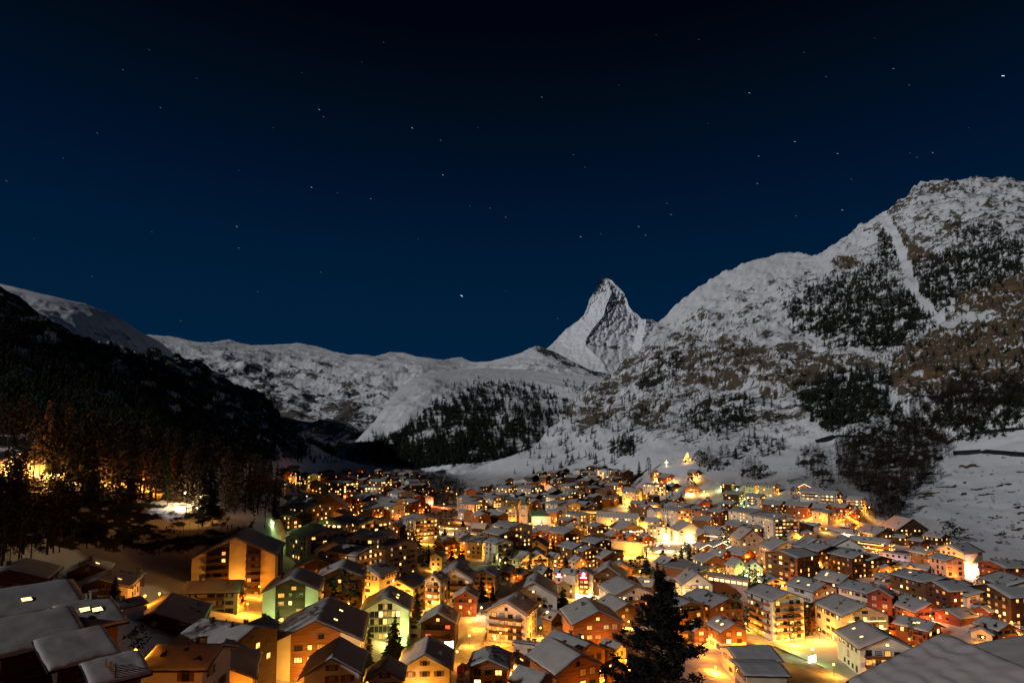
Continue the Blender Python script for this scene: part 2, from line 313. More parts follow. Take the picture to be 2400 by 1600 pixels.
    o = link('valley_terrain', grid_mesh('valley_terrain', P2, [m_valley], attrs={'rock': pad(rock), 'brown': pad(brown), 'dark': pad(dark), 'town': pad(town)}))
    tag(o, 'snow covered valley floor and rocky wooded slopes around the village', kind='structure')
build_valley()
def mountain(name, label, top, survey, bottom, cols, nrows, amp, wl_, rockf, seed, polys=()):
    tx, ty = zip(*top); T = np.interp(cols, tx, ty); B = np.interp(cols, *zip(*bottom)); dep = RBF(survey, smooth=0.01)
    t = np.linspace(0, 1, nrows); PY = B[None] + (T - B)[None] * t[:, None]; PX = np.broadcast_to(cols[None], PY.shape)
    D = dep(PX, PY); dx, dz = ray(PX, PY); x = dx * D; z = CAMZ + dz * D
    n = (fbm(x / wl_ + seed, D / wl_ - seed, 7, 0.56, True) - 0.35) * 0.95 + fbm(x / wl_ * 3 + seed, D / wl_ * 3, 5, 0.55) * 0.25
    z = z + n * amp * (1 - 0.75 * sstep(0.8, 1.0, t)[:, None])
    P = np.stack([x, D, z], -1); du = np.gradient(P, axis=1); dv = np.gradient(P, axis=0); nr = np.cross(du, dv); nr /= np.linalg.norm(nr, axis=-1, keepdims=True) + 1e-9
    slope = 1 - np.abs(nr[..., 2])
    rock = rockf(PX, PY, slope); dark = np.zeros_like(rock); brown = np.full_like(rock, 0.15)
    for poly, a, d in polys:
        m = inpoly(PX + 10 * fbm(PX / 25.0, PY / 25.0, 4), PY + 8 * fbm(PX / 25.0 + 5, PY / 25.0, 4), poly)
        rock = np.where(m, np.maximum(rock, a + .55 * fbm((PX - .35 * PY) / 9.0, PY / 55.0 + PX / 90.0, 4, .6) - .04), rock); dark = np.where(m, np.maximum(dark, d), dark)
    P2 = back_rows(P); pad = lambda a: np.concatenate([a, np.repeat(a[-1:], 3, 0)], 0)
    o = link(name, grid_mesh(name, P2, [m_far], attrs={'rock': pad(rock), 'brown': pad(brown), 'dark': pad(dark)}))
    def pt(px, py):
        px, py = np.asarray(px, float), np.asarray(py, float); D = dep(px, py); dx, dz = ray(px, py); x = dx * D
        n = (fbm(x / wl_ + seed, D / wl_ - seed, 7, 0.56, True) - 0.35) * 0.95 + fbm(x / wl_ * 3 + seed, D / wl_ * 3, 5, 0.55) * 0.25
        tt = (np.interp(px, *zip(*bottom)) - py) / np.maximum(1, np.interp(px, *zip(*bottom)) - np.interp(px, tx, ty))
        return np.stack([x, D, CAMZ + dz * D + n * amp * (1 - .75 * sstep(.8, 1, tt))], 1)
    tag(o, label, kind='structure'); return o, pt
mountain('moonlit_shoulder', 'pale moonlit snow shoulder above the dark wooded slope',
  [(-400,600),(0,663),(90,687),(165,705),(200,712),(270,740),(330,778),(380,805),(430,850),(520,900)],
  [(-400,600,2600),(0,663,2400),(200,712,2500),(330,778,2600),(430,850,2700),(0,750,1800),(300,860,2100),(500,950,2300)],
  [(-400,800),(0,800),(300,900),(520,960)], np.arange(-400, 521, 4.0), 60, 22, 260, lambda x, y, s: 0.10 + 0.9 * sstep(0.25, 0.6, s) + 0.25 * sstep(700, 800, y), 1.7)
mountain('snow_ridge', 'broad snow ridge closing the head of the valley',
  [(250,790),(350,782),(400,790),(440,797),(470,805),(505,803),(535,797),(560,803),(590,808),(640,808),(700,806),(740,812),(780,822),(820,832),(880,834),(915,825),(945,826),(985,838),(1030,843),(1060,838),(1082,837),(1110,846),(1150,848),(1200,835),(1225,826),(1248,814),(1258,807),(1268,812),(1300,826),(1340,846),(1400,872),(1480,890),(1560,900),(1660,905)],
  [(300,800,5200),(535,797,6200),(740,812,6600),(915,825,6800),(1110,846,6900),(1258,807,7000),(1340,846,6400),(1480,890,5600),(1560,900,5200),(400,900,3600),(600,1000,3000),(850,1110,2300),(900,960,3900),(1000,900,4600),(1250,880,5000),(1500,930,4600),(700,900,4600),(1660,1100,3000),(250,1100,2200)],
  [(250,1000),(600,1110),(900,1120),(1660,1000)], np.arange(250, 1661, 2.6), 190, 120, 800,
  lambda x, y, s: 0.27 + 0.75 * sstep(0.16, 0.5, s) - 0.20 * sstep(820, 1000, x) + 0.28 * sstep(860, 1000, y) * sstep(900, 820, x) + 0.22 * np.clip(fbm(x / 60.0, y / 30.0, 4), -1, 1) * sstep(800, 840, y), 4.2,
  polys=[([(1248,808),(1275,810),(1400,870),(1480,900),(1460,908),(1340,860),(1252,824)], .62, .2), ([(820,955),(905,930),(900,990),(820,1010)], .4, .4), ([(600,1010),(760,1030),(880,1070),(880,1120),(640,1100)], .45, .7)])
M1D = None
o_, M1D = mountain('wooded_spur', 'snowy spur with a dark wooded ravine below the far peak',
  [(760,1085),(830,1035),(880,985),(909,940),(935,912),(963,889),(990,876),(1021,870),(1080,866),(1140,862),(1230,866),(1300,876),(1380,885),(1480,885),(1600,880)],
  [(760,1085,2300),(880,985,2700),(963,889,3500),(1140,862,4200),(1300,876,4300),(1480,885,4200),(1600,880,4000),(860,1100,1950),(1000,1110,1750),(1100,1110,1700),(1120,960,2900),(1060,1000,2300),(1250,1000,2500),(1330,940,3300),(1400,1100,1800)],
  [(760,1120),(1000,1130),(1600,1130)], np.arange(760, 1601, 2.6), 170, 45, 520,
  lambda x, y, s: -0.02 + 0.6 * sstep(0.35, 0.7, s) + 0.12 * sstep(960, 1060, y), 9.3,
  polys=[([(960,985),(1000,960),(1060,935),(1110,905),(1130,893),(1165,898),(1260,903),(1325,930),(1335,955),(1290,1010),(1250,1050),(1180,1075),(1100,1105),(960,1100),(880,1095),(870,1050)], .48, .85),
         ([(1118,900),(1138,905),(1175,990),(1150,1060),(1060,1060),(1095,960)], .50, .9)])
# the pyramid peak: lit east face, a sharp ridge, a half shaded north face and a lower shoulder
def build_peak():
    prof = [ # py, left x, crest x, right x, d_left, d_crest, d_right
     (652.5,1411,1418,1424,9700,9690,9720),(657,1407,1424,1434,9690,9640,9720),(668,1401,1428,1444,9680,9570,9740),(680,1398,1431,1457,9660,9500,9760),(686,1392,1434,1461,9650,9460,9770),
     (700,1382,1428,1468,9640,9360,9790),(718,1377,1420,1475,9620,9250,9800),(726,1374,1418,1480,9610,9200,9800),(738,1368,1416,1497,9600,9130,9800),(748,1358,1408,1504,9580,9060,9790),(755,1350,1402,1511,9570,9020,9790),(772,1326,1388,1526,9530,8900,9700),
     (788,1310,1378,1542,9480,8760,9500),(800,1300,1372,1552,9400,8650,9300),(812,1288,1374,1568,9250,8500,9100),(826,1268,1390,1575,9000,8250,8900),(845,1250,1410,1590,8700,7900,8500),(880,1225,1430,1610,8000,7300,7800),(930,1200,1450,1640,7000,6600,7000)]
    A = np.array(prof); pys = np.linspace(652.5, 930, 180); A[:, 6] = A[:, 5] + (A[:, 6] - A[:, 5]) * 0.42; A[:, 4] = A[:, 5] + (A[:, 4] - A[:, 5]) * 0.8
    I = lambda c: np.interp(pys, A[:, 0], A[:, c])
    nl, nr_ = 62, 78; rows = []
    L_, C_, R_, dl, dc, dr = (I(c) for c in range(1, 7))
    tl = np.linspace(0, 1, nl)[None]; tr = np.linspace(0, 1, nr_)[None, ][:, 1:]
    PX = np.concatenate([L_[:, None] + (C_ - L_)[:, None] * tl, C_[:, None] + (R_ - C_)[:, None] * tr], 1)
    D = np.concatenate([dl[:, None] + (dc - dl)[:, None] * tl ** 1.3, dc[:, None] + (dr - dc)[:, None] * tr ** 0.8], 1)
    PY = np.broadcast_to(pys[:, None], PX.shape)
    edge = np.minimum(1, np.concatenate([tl * 6, (1 - tr) * 6], 1))
    east = np.concatenate([np.ones_like(tl), np.zeros_like(tr)], 1)
    n = fbm(PX / 24.0 + PY / 70.0, PY / 34.0, 6, 0.62, True); n2 = fbm(PX / 9.0 + PY / 30.0, PY / 7.0, 5, 0.6)
    D = D + edge * ((1 - east) * (n * 120 + n2 * 45) + east * (n * 60 + n2 * 40))
    PXj = PX + (1 - np.minimum(1, edge * 1.5)) * fbm(PY / 6.0, PX / 60.0, 4) * 3.0
    dx, dz = ray(PXj, PY); P = np.stack([dx * D, D, CAMZ + dz * D], -1)
    upper = sstep(700, 670, PY) * sstep(1428, 1408, PX)
    rock = np.where(east > 0, 0.14 + 0.42 * n2 + 0.5 * upper, 0.22 + 0.34 * n2 + 0.24 * n)
    band = np.exp(-((PY - (800 + (PX - 1372) * 0.19)) / 5.0) ** 2) * sstep(1365, 1380, PX) * sstep(1520, 1480, PX)
    rock = rock + band * (.22 + .5 * n2) - 0.16 * sstep(815, 835, PY) + np.where(PY > 826, .12 * n2, 0)
    left = P[:, :1].copy(); right = P[:, -1:].copy()
    back = (left + right) / 2; back[..., :2] *= 1.06; back[..., 2] -= 100
    P2 = np.concatenate([back, P, back], 1); pad = lambda a: np.concatenate([a[:, :1], a, a[:, -1:]], 1)
    z0 = pad(np.zeros_like(rock))
    o = link('pyramid_peak', grid_mesh('pyramid_peak', P2[::-1].copy(), [m_far], attrs={'rock': pad(rock)[::-1].copy(), 'brown': z0 + .2, 'dark': z0}))
    tag(o, 'steep snow dusted pyramid peak standing above the head of the valley', kind='structure')
    # lower shoulder behind, to the side of the peak
    prof = [(746,1508,1513,1523),(751,1501,1514,1534),(760,1496,1513,1550),(772,1494,1510,1574),(800,1486,1505,1605),(850,1470,1495,1630)]
    A = np.array(prof, float); pys = np.linspace(748, 850, 60); I = lambda c: np.interp(pys, A[:, 0], A[:, c])
    t1 = np.linspace(0, 1, 26)[None]; t2 = np.linspace(0, 1, 26)[None][:, 1:]
    PX = np.concatenate([I(1)[:, None] + (I(2) - I(1))[:, None] * t1, I(2)[:, None] + (I(3) - I(2))[:, None] * t2], 1); PY = np.broadcast_to(pys[:, None], PX.shape)
    D = np.concatenate([9000 - 250 * t1 + 0 * PY[:, :1], 8750 + 200 * t2 + 0 * PY[:, :1]], 1) - (PY - 748) * 6 + fbm(PX / 10.0, PY / 9.0, 5, .6, True) * 60
    dx, dz = ray(PX, PY); P = np.stack([dx * D, D, CAMZ + dz * D], -1)
    back = (P[:, :1] + P[:, -1:]) / 2; back[..., :2] *= 1.05; back[..., 2] -= 80
    P2 = np.concatenate([back, P, back], 1); rk = pad(0.28 + 0.4 * fbm(PX / 9.0, PY / 7.0, 5)); z0 = np.zeros_like(rk)
    o = link('peak_shoulder', grid_mesh('peak_shoulder', P2[::-1].copy(), [m_far], attrs={'rock': rk[::-1].copy(), 'brown': z0 + .2, 'dark': z0}))
    tag(o, 'lower snowy shoulder beside the pyramid peak', kind='structure')
build_peak()
# ---------------------------------------------------------------- materials for things
m_snow = mat('roof_snow', (0.37, 0.355, 0.345), 0.8, 0.06, 0.35, 0.35)
m_white = mat('white_plaster', (0.56, 0.52, 0.45), 0.9, 0.10, 0.3)
m_cream = mat('cream_plaster', (0.48, 0.38, 0.24), 0.9, 0.12, 0.3)
m_pink = mat('pink_plaster', (0.50, 0.32, 0.25), 0.9, 0.10, 0.3)
m_timber = mat('larch_timber', (0.190, 0.085, 0.034), 0.8, 0.4, 1.3, 0.2, (0.15, 0.15, 4))
m_dark = mat('dark_old_timber', (0.050, 0.026, 0.014), 0.85, 0.4, 1.3, 0.2, (0.15, 0.15, 4))
m_red = mat('red_brown_timber', (0.15, 0.045, 0.022), 0.85, 0.35, 1.3, 0.2, (0.15, 0.15, 4))
m_roof = mat('dark_roof_boards', (0.030, 0.022, 0.018), 0.8, 0.3, 1.0)
m_bare = mat('bare_roof_slates', (0.018, 0.018, 0.019), 0.7, 0.3, 1.0)
m_tile = mat('ochre_roof_shingles', (0.19, 0.13, 0.06), 0.8, 0.35, 2.0)
m_stone = mat('chimney_masonry', (0.17, 0.145, 0.115), 0.9, 0.25, 1.5)
m_conc = mat('grey_concrete', (0.26, 0.25, 0.23), 0.9, 0.15, 0.4)
m_metal = mat('dark_metal', (0.03, 0.03, 0.032), 0.5, 0.1, 1.0, metal=0.6)
m_frame = mat('window_frame_wood', (0.10, 0.055, 0.03), 0.7, 0.2, 1.0)
m_glass = mat('dark_window_glass', (0.014, 0.015, 0.02), 0.15, 0.2, 0.5)
m_curtain = mat('drawn_curtain', (0.38, 0.33, 0.25), 0.8, 0.2, 0.8)
m_copper = mat('green_copper', (0.06, 0.14, 0.08), 0.6, 0.25, 0.6)  # copper on the church; on the hotel dormers its green stands for light
m_bark = mat('tree_bark', (0.045, 0.030, 0.020), 0.95, 0.3, 2.0)
m_needle = mat('spruce_needles', (0.018, 0.026, 0.014), 0.9, 0.45, 0.5)
m_larch = mat('bare_larch_twigs', (0.042, 0.029, 0.018), 0.95, 0.4, 0.5)
m_pinen = mat('pine_needles', (0.012, 0.014, 0.009), 0.9, 0.4, 1.5)
WARM, AMB, PALE, COOL = (1.0, 0.50, 0.12), (1.0, 0.36, 0.06), (1.0, 0.66, 0.25), (0.9, 0.95, 1.0)
e_win = [emit('lit_pane_warm', WARM, 2.3), emit('lit_pane_amber', AMB, 1.6), emit('lit_pane_pale', PALE, 3.2), emit('lit_pane_dim', (1.0, 0.50, 0.16), 0.7, .7)]
e_red = emit('lit_pane_red', (1.0, 0.10, 0.04), 1.6)
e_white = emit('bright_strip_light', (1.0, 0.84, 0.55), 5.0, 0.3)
e_gold = emit('golden_strip_light', (1.0, 0.62, 0.16), 5.0, 0.3)
e_sign = emit('red_sign_light', (0.9, 0.01, 0.03), 0.9, 0.15); e_signw = emit('pale_sign_light', (1.0, 0.75, 0.78), 4.0, 0.1)
LAMPC = {'o': (1.0, 0.29, 0.02), 'y': (1.0, 0.43, 0.055), 'w': (1.0, 0.66, 0.30), 'g': (0.62, 1.0, 0.30), 'v': (0.62, 0.60, 1.0), 'r': (1.0, 0.22, 0.05), 'b': (0.25, 0.3, 1.0)}
e_lamp = {k: emit('lamp_globe_' + n_, c, 26.0, 0.0) for (k, c), n_ in zip(LAMPC.items(), ('orange', 'yellow', 'white', 'green', 'violet', 'red', 'blue'))}
def box(V, Fc, x0, x1, y0, y1, z0, z1):
    b = len(V); V += [(x0, y0, z0), (x1, y0, z0), (x1, y1, z0), (x0, y1, z0), (x0, y0, z1), (x1, y0, z1), (x1, y1, z1), (x0, y1, z1)]
    Fc += [(b, b + 3, b + 2, b + 1), (b + 4, b + 5, b + 6, b + 7), (b, b + 1, b + 5, b + 4), (b + 1, b + 2, b + 6, b + 5), (b + 2, b + 3, b + 7, b + 6), (b + 3, b, b + 4, b + 7)]
def boxmesh(name, bs, m):
    V, Fc = [], []
    for b in bs: box(V, Fc, *b)
    return mesh(name, V, Fc, [m])
def cyl(V, Fc, p0, p1, r0, r1, n=6):
    p0, p1 = Vector(p0), Vector(p1); d = (p1 - p0).normalized(); a = d.orthogonal().normalized(); c = d.cross(a); b = len(V)
    for p, r in ((p0, r0), (p1, r1)):
        for i in range(n):
            t = 2 * math.pi * i / n; V.append(tuple(p + (a * math.cos(t) + c * math.sin(t)) * r))
    for i in range(n): j = (i + 1) % n; Fc.append((b + i, b + j, b + n + j, b + n + i))
    Fc.append(tuple(range(b + n, b + 2 * n)))
# ---------------------------------------------------------------- trees
def spruce_crown(seed, n=15, k=9, droop=0.25, shape=0.23, gap=0.0):
    r = random.Random(seed); V, Fc = [], []
    for i in range(n):
        t = i / (n - 1); z = 0.08 + 0.90 * t; R = shape * (1 - t) ** 0.85 + 0.012
        for j in range(k):
            if r.random() < gap: continue
            a = 2 * math.pi * (j + r.random() * 0.8) / k + i; L = R * r.uniform(0.6, 1.15); w = L * r.uniform(0.30, 0.5); zz = z + r.uniform(-.025, .025)
            c, s = math.cos(a), math.sin(a); b = len(V); dz = L * droop * r.uniform(.6, 1.5)
            V += [(0.01 * c, 0.01 * s, zz + .03), (0.55 * L * c - w * s, 0.55 * L * s + w * c, zz - dz * .7 - .012), (L * c, L * s, zz - dz), (0.55 * L * c + w * s, 0.55 * L * s - w * c, zz - dz * .7 - .012), (0.5 * L * c, 0.5 * L * s, zz - dz * .3)]
            Fc += [(b, b + 1, b + 4), (b + 1, b + 2, b + 4), (b + 2, b + 3, b + 4), (b + 3, b, b + 4)]
    return V, Fc
def larch_crown(seed, n=26, k=5, shape=0.15):
    r = random.Random(seed); V, Fc = [], []
    for i in range(n):
        t = i / (n - 1); z = 0.22 + 0.77 * t; R = shape * (1 - t) ** 0.7 * (0.55 + 0.45 * min(1, t * 4)) + 0.012
        for j in range(k):
            a = r.uniform(0, 6.28); L = R * r.uniform(.5, 1.2); c, s = math.cos(a), math.sin(a); up = L * r.uniform(-.05, .35); w = 0.005
            b = len(V); V += [(0, 0, z), (L * c - w * s, L * s + w * c, z + up), (L * c + w * s, L * s - w * c, z + up)]; Fc.append((b, b + 1, b + 2))
            for q in range(3):
                f = r.uniform(.35, 1); p = (L * c * f, L * s * f, z + up * f); b = len(V); aa = a + r.uniform(-1.3, 1.3); l2 = 0.05 * r.uniform(.5, 1.1)
                V += [p, (p[0] + l2 * math.cos(aa), p[1] + l2 * math.sin(aa), p[2] + r.uniform(-.03, .02)), (p[0] + l2 * math.cos(aa + .35), p[1] + l2 * math.sin(aa + .35), p[2] + r.uniform(-.025, .03))]; Fc.append((b, b + 1, b + 2))
    return V, Fc
def bush_crown(seed, n=150):
    r = random.Random(seed); V, Fc = [], []
    for i in range(n):
        a = r.uniform(0, 6.28); zc = r.random() ** 0.8; R = 0.36 * math.sin(math.pi * (0.12 + 0.85 * zc)) * r.uniform(.55, 1.1); p = Vector((R * math.cos(a), R * math.sin(a), 0.12 + .86 * zc)); s = r.uniform(.05, .11); b = len(V)
        for q in range(3): V.append(tuple(p + Vector((r.uniform(-s, s), r.uniform(-s, s), r.uniform(-s, s)))))
        Fc.append((b, b + 1, b + 2))
    return V, Fc
def trunk(h0=0.0, h1=0.95, r0=0.016):
    V, Fc = [], []; cyl(V, Fc, (0, 0, -0.08), (0, 0, h1), r0, 0.003, 5); return V, Fc
TREE = {}
for i in range(4):
    TREE['spruce', i] = (mesh('spruce_crown', *spruce_crown(i, 13 + i, 8 + i % 2, shape=.20 + .02 * i), [m_needle]), mesh('spruce_trunk', *trunk(), [m_bark]))
    TREE['larch', i] = (mesh('larch_crown', *larch_crown(10 + i, 24 + 2 * i, 5, .13 + .015 * i), [m_larch]), mesh('larch_trunk', *trunk(r0=.010), [m_bark]))
    TREE['bush', i] = (mesh('bush_crown', *bush_crown(20 + i), [m_needle]), mesh('bush_trunk', *trunk(h1=.5, r0=.02), [m_bark]))
    TREE['broadleaf', i] = (mesh('bare_crown', *bush_crown(30 + i, 190), [m_larch]), mesh('bare_trunk', *trunk(h1=.7, r0=.02), [m_bark]))
TCOUNT = [0]
def tree(kind, loc, h, width, label, group=None, cat='tree'):
    i = TCOUNT[0] % 4; TCOUNT[0] += 1; cr, tr = TREE[kind, i]; base = {'spruce': .44, 'larch': .28, 'bush': .72, 'broadleaf': .72}[kind]
    nm = {'spruce': 'spruce_tree', 'larch': 'larch_tree', 'bush': 'bush', 'broadleaf': 'bare_tree'}[kind]
    o = bpy.data.objects.new(nm, None); COL.objects.link(o); o.location = loc; o.rotation_euler = (0, 0, random.uniform(0, 6.28)); o.empty_display_size = .2
    o.scale = (width / base, width / base, h); tag(o, label, cat, group)
    link('crown', cr, o); link('trunk', tr, o); return o
def thin_crown(seed):
    r = random.Random(seed); V, Fc = [], []
    for i in range(6):
        t = i / 5; z = .1 + .86 * t; R = .2 * (1 - t) ** .8 + .02
        for j in range(4):
            if r.random() < .08: continue
            a = 1.57 * j + i * .7 + r.uniform(-.5, .5); L = R * r.uniform(.7, 1.2); w = L * .55; c, s = math.cos(a), math.sin(a); b = len(V); dz = L * .45
            V += [(0, 0, z + .09), (L * c - w * s, L * s + w * c, z - dz), (L * c + w * s, L * s - w * c, z - dz)]; Fc.append((b, b + 1, b + 2))
    return V, Fc
def scatter_mesh(name, label, pts, sizes, m, kind='spruce', w=0.36):
    """a wood too dense to count: many small conifers joined into one object"""
    if not len(pts): return
    r = np.random.default_rng(len(pts)); protos = []
    for s in range(5):
        V, Fc = thin_crown(50 + s) if kind == 'spruce' else larch_crown(60 + s, 13, 4, .15)
        tri = []
        for f in Fc: tri += [f] if len(f) == 3 else [(f[0], f[1], f[2]), (f[0], f[2], f[3])]
        tv, tf = [], []; cyl(tv, tf, (0, 0, -.05), (0, 0, .9), .012, .003, 3)
        b = len(V); V = V + tv; tri += [(f[0] + b, f[1] + b, f[2] + b) for f in tf for f in ([f] if len(f) == 3 else [(f[0], f[1], f[2]), (f[0], f[2], f[3])])]
        protos.append((np.array(V), np.array(tri)))
    VV, FF, off = [], [], 0; which = r.integers(0, 5, len(pts)); ang = r.uniform(0, 6.28, len(pts)); wj = r.uniform(.75, 1.25, len(pts)) * w / .4
    for p, h, q, a, wk in zip(pts, sizes, which, ang, wj):
        V, T = protos[q]; c, s = math.cos(a) * h * wk, math.sin(a) * h * wk
        VV.append(np.stack([V[:, 0] * c - V[:, 1] * s + p[0], V[:, 0] * s + V[:, 1] * c + p[1], V[:, 2] * h + p[2]], 1)); FF.append(T + off); off += len(V)
    VV = np.concatenate(VV); FF = np.concatenate(FF)
    me = bpy.data.meshes.new(name); me.vertices.add(len(VV)); me.vertices.foreach_set('co', VV.astype(np.float32).ravel())
    me.loops.add(FF.size); me.loops.foreach_set('vertex_index', FF.astype(np.int32).ravel()); me.polygons.add(len(FF)); me.polygons.foreach_set('loop_start', np.arange(0, FF.size, 3, dtype=np.int32))
    me.materials.append(m); me.update(calc_edges=True)
    return tag(link(name, me), label, kind='stuff')
def sample(poly, dens, seed, jit=6, clip=True):
    r = np.random.default_rng(seed); P = np.array(poly, float); lo, hi = P.min(0), P.max(0); n = int((hi - lo).prod() / 1000 * dens) + 1
    x = r.uniform(lo[0], hi[0], n); y = r.uniform(lo[1], hi[1], n); m = inpoly(x + r.normal(0, jit, n), y + r.normal(0, jit * .7, n), poly); x, y = x[m], y[m]
    m = (y > vtop(x) + 2) | (not clip); return x[m], y[m]
pts, hs = [], []
for i, (poly, dens, hh) in enumerate(FORESTS):
    x, y = sample(poly, dens * 2.3, i, 15); cl = fbm(x / 22.0, y / 18.0, 3) > (-0.05 if dens < 8 else -0.22); cl = cl & (couloir(x, y) > 10); x, y = x[cl], y[cl]
    X, Y, Z, _ = ground(x, y); pts.append(np.stack([X, Y, Z], 1)); hs.append(np.random.default_rng(i).uniform(.55, 1.2, len(X)) * hh)
lar = [5, 6, 8, 14, 17]
for nm_, lb_, idx, mm, kk in (('mountain_woods', 'dark conifer woods on the snowy mountainside', [i for i in range(len(pts)) if i not in lar], m_needle, 'spruce'), ('larch_woods', 'brown leafless larch woods low on the rocky mountain', lar, m_larch, 'larch')):
    scatter_mesh(nm_, lb_, np.concatenate([pts[i] for i in idx]), np.concatenate([hs[i] for i in idx]) * 1.12, mm, kk, w=.4 if kk == 'spruce' else .62)
r_ = np.random.default_rng(5); x = r_.uniform(-40, 800, 9000); y = r_.uniform(670, 1110, 9000); T_ = vtop(x)
m = (y > T_ + np.where(x < 520, 34 - x * .03, 5)) & (y < 1085) & ((y < 1070) | (x > 560)); x, y = x[m], y[m]
pt_ = fbm(x / 90.0 + y / 60.0, y / 22.0 - x / 60.0, 5); m = (pt_ < 0.20); x, y = x[m], y[m]
X, Y, Z, _ = ground(x, y); keep = Y > 330
scatter_mesh('dark_slope_woods', 'black conifer wood covering the shaded slope', np.stack([X, Y, Z], 1)[keep], r_.uniform(10, 22, keep.sum()), m_needle)
def spur_pts(poly, dens, seed, thr):
    x, y = sample(poly, dens, seed, 6, False); st = fbm((x - 0.35 * y) / 9.0, y / 55.0 + x / 90.0, 4, .6); k_ = st > thr; return x[k_], y[k_]
xs, ys = [], []
for poly, dn, th in (([(960,985),(1000,960),(1060,935),(1110,905),(1130,893),(1165,898),(1260,903),(1325,930),(1335,955),(1290,1010),(1250,1050),(1180,1075),(1100,1105),(960,1100),(880,1095),(870,1050)], 62, -0.06), ([(1120,900),(1140,905),(1160,990),(1120,1060),(1090,1040),(1100,960)], 40, -1), ([(870,1010),(960,1010),(960,1060),(800,1095)], 16, -.2), ([(1040,905),(1120,880),(1130,900),(1000,965)], 8, -.3), ([(1320,890),(1370,900),(1360,925),(1320,920)], 18, -1), ([(900,1085),(1090,1040),(1090,1110),(930,1105)], 40, -1), ([(840,1040),(960,1010),(960,1110),(820,1100)], 26, -.3)):
    a_, b_ = spur_pts(poly, dn, len(xs) + 70, th); xs.append(a_); ys.append(b_)
x, y = np.concatenate(xs), np.concatenate(ys)
scatter_mesh('ravine_woods', 'dark wood filling the ravine below the snowy spur', M1D(x, y), r_.uniform(20, 34, len(x)), m_needle, w=.5)
x, y = sample([(2080,1090),(2400,1060),(2400,1300),(2250,1290),(2060,1230)], 3.4, 77); c_ = fbm(x / 50.0, (y + .12 * x) / 9.0, 3) > .02; x, y = x[c_], y[c_]; X, Y, Z, _ = ground(x, y)
scatter_mesh('meadow_scrub', 'low dark scrub dotted over the snow meadow', np.stack([X, Y, Z], 1), r_.uniform(1.2, 3.6, len(X)), m_larch, kind='larch', w=1.6)
# wooded knoll at the far end of the village
x, y = sample([(960,1095),(1020,1100),(1075,1130),(1130,1180),(1125,1205),(1080,1185),(1000,1175),(900,1170),(880,1100)], 30, 91); X, Y, Z, _ = ground(x, y)
scatter_mesh('knoll_woods', 'bare larches covering the knoll behind the village', np.stack([X, Y, Z], 1), r_.uniform(9, 16, len(X)), m_larch, kind='larch', w=.7)
# ---------------------------------------------------------------- house builder
def window_mesh(pm, bars=1, frame=True):
    V, Fc, fm = [], [], []
    b = len(V); V += [(-.5, -.03, -.5), (.5, -.03, -.5), (.5, -.03, .5), (-.5, -.03, .5)]; Fc.append((b, b + 1, b + 2, b + 3)); fm.append(0)
    if frame:
        n0 = len(Fc)
        for a in ((-.56, -.47, -.08, .02, -.56, .56), (.47, .56, -.08, .02, -.56, .56), (-.47, .47, -.08, .02, .47, .56), (-.47, .47, -.08, .02, -.56, -.47)): box(V, Fc, *a)
        for i in range(bars): x = (i + 1) / (bars + 1) - .5; box(V, Fc, x - .03, x + .03, -.06, .0, -.47, .47)
        fm += [1] * (len(Fc) - n0)
    return mesh('window', V, Fc, [pm, m_frame], fm)
def frame_mesh(bars):
    V, Fc = [], []
    for a in ((-.56, -.47, -.08, .02, -.56, .56), (.47, .56, -.08, .02, -.56, .56), (-.47, .47, -.08, .02, .47, .56), (-.47, .47, -.08, .02, -.56, -.47)): box(V, Fc, *a)
    for i in range(bars): x = (i + 1) / (bars + 1) - .5; box(V, Fc, x - .03, x + .03, -.06, .0, -.47, .47)
    return mesh('frame', V, Fc, [m_frame])
WIN = {('lit', i): window_mesh(m, i % 2 + 1) for i, m in enumerate(e_win)}
WIN['dark', 0] = window_mesh(m_glass, 1); WIN['dark', 1] = window_mesh(m_curtain, 2); WIN['red', 0] = window_mesh(e_red, 1)
PANE = {('lit', i): window_mesh(m, 0, False) for i, m in enumerate(e_win)}; PANE['dark', 0] = window_mesh(m_glass, 0, False); PANE['dark', 1] = window_mesh(m_curtain, 0, False); PANE['red', 0] = window_mesh(e_red, 0, False)
FRAME = [frame_mesh(1), frame_mesh(2)]
SHUT = [boxmesh('shutter', [(-.27, .27, -.07, .0, -.52, .52)], m_) for m_ in (m_timber, m_dark)]
SILL = boxmesh('sill', [(-.62, .62, -.2, .0, -.66, -.565)], m_stone)
def prism(V, Fc, prof, y0, y1):
    b = len(V); n = len(prof); V += [(x, y0, z) for x, z in prof] + [(x, y1, z) for x, z in prof]
    Fc += [tuple(range(b, b + n)), tuple(range(b + 2 * n - 1, b + n - 1, -1))]
    for i in range(n): j = (i + 1) % n; Fc.append((b + i, b + n + i, b + n + j, b + j))
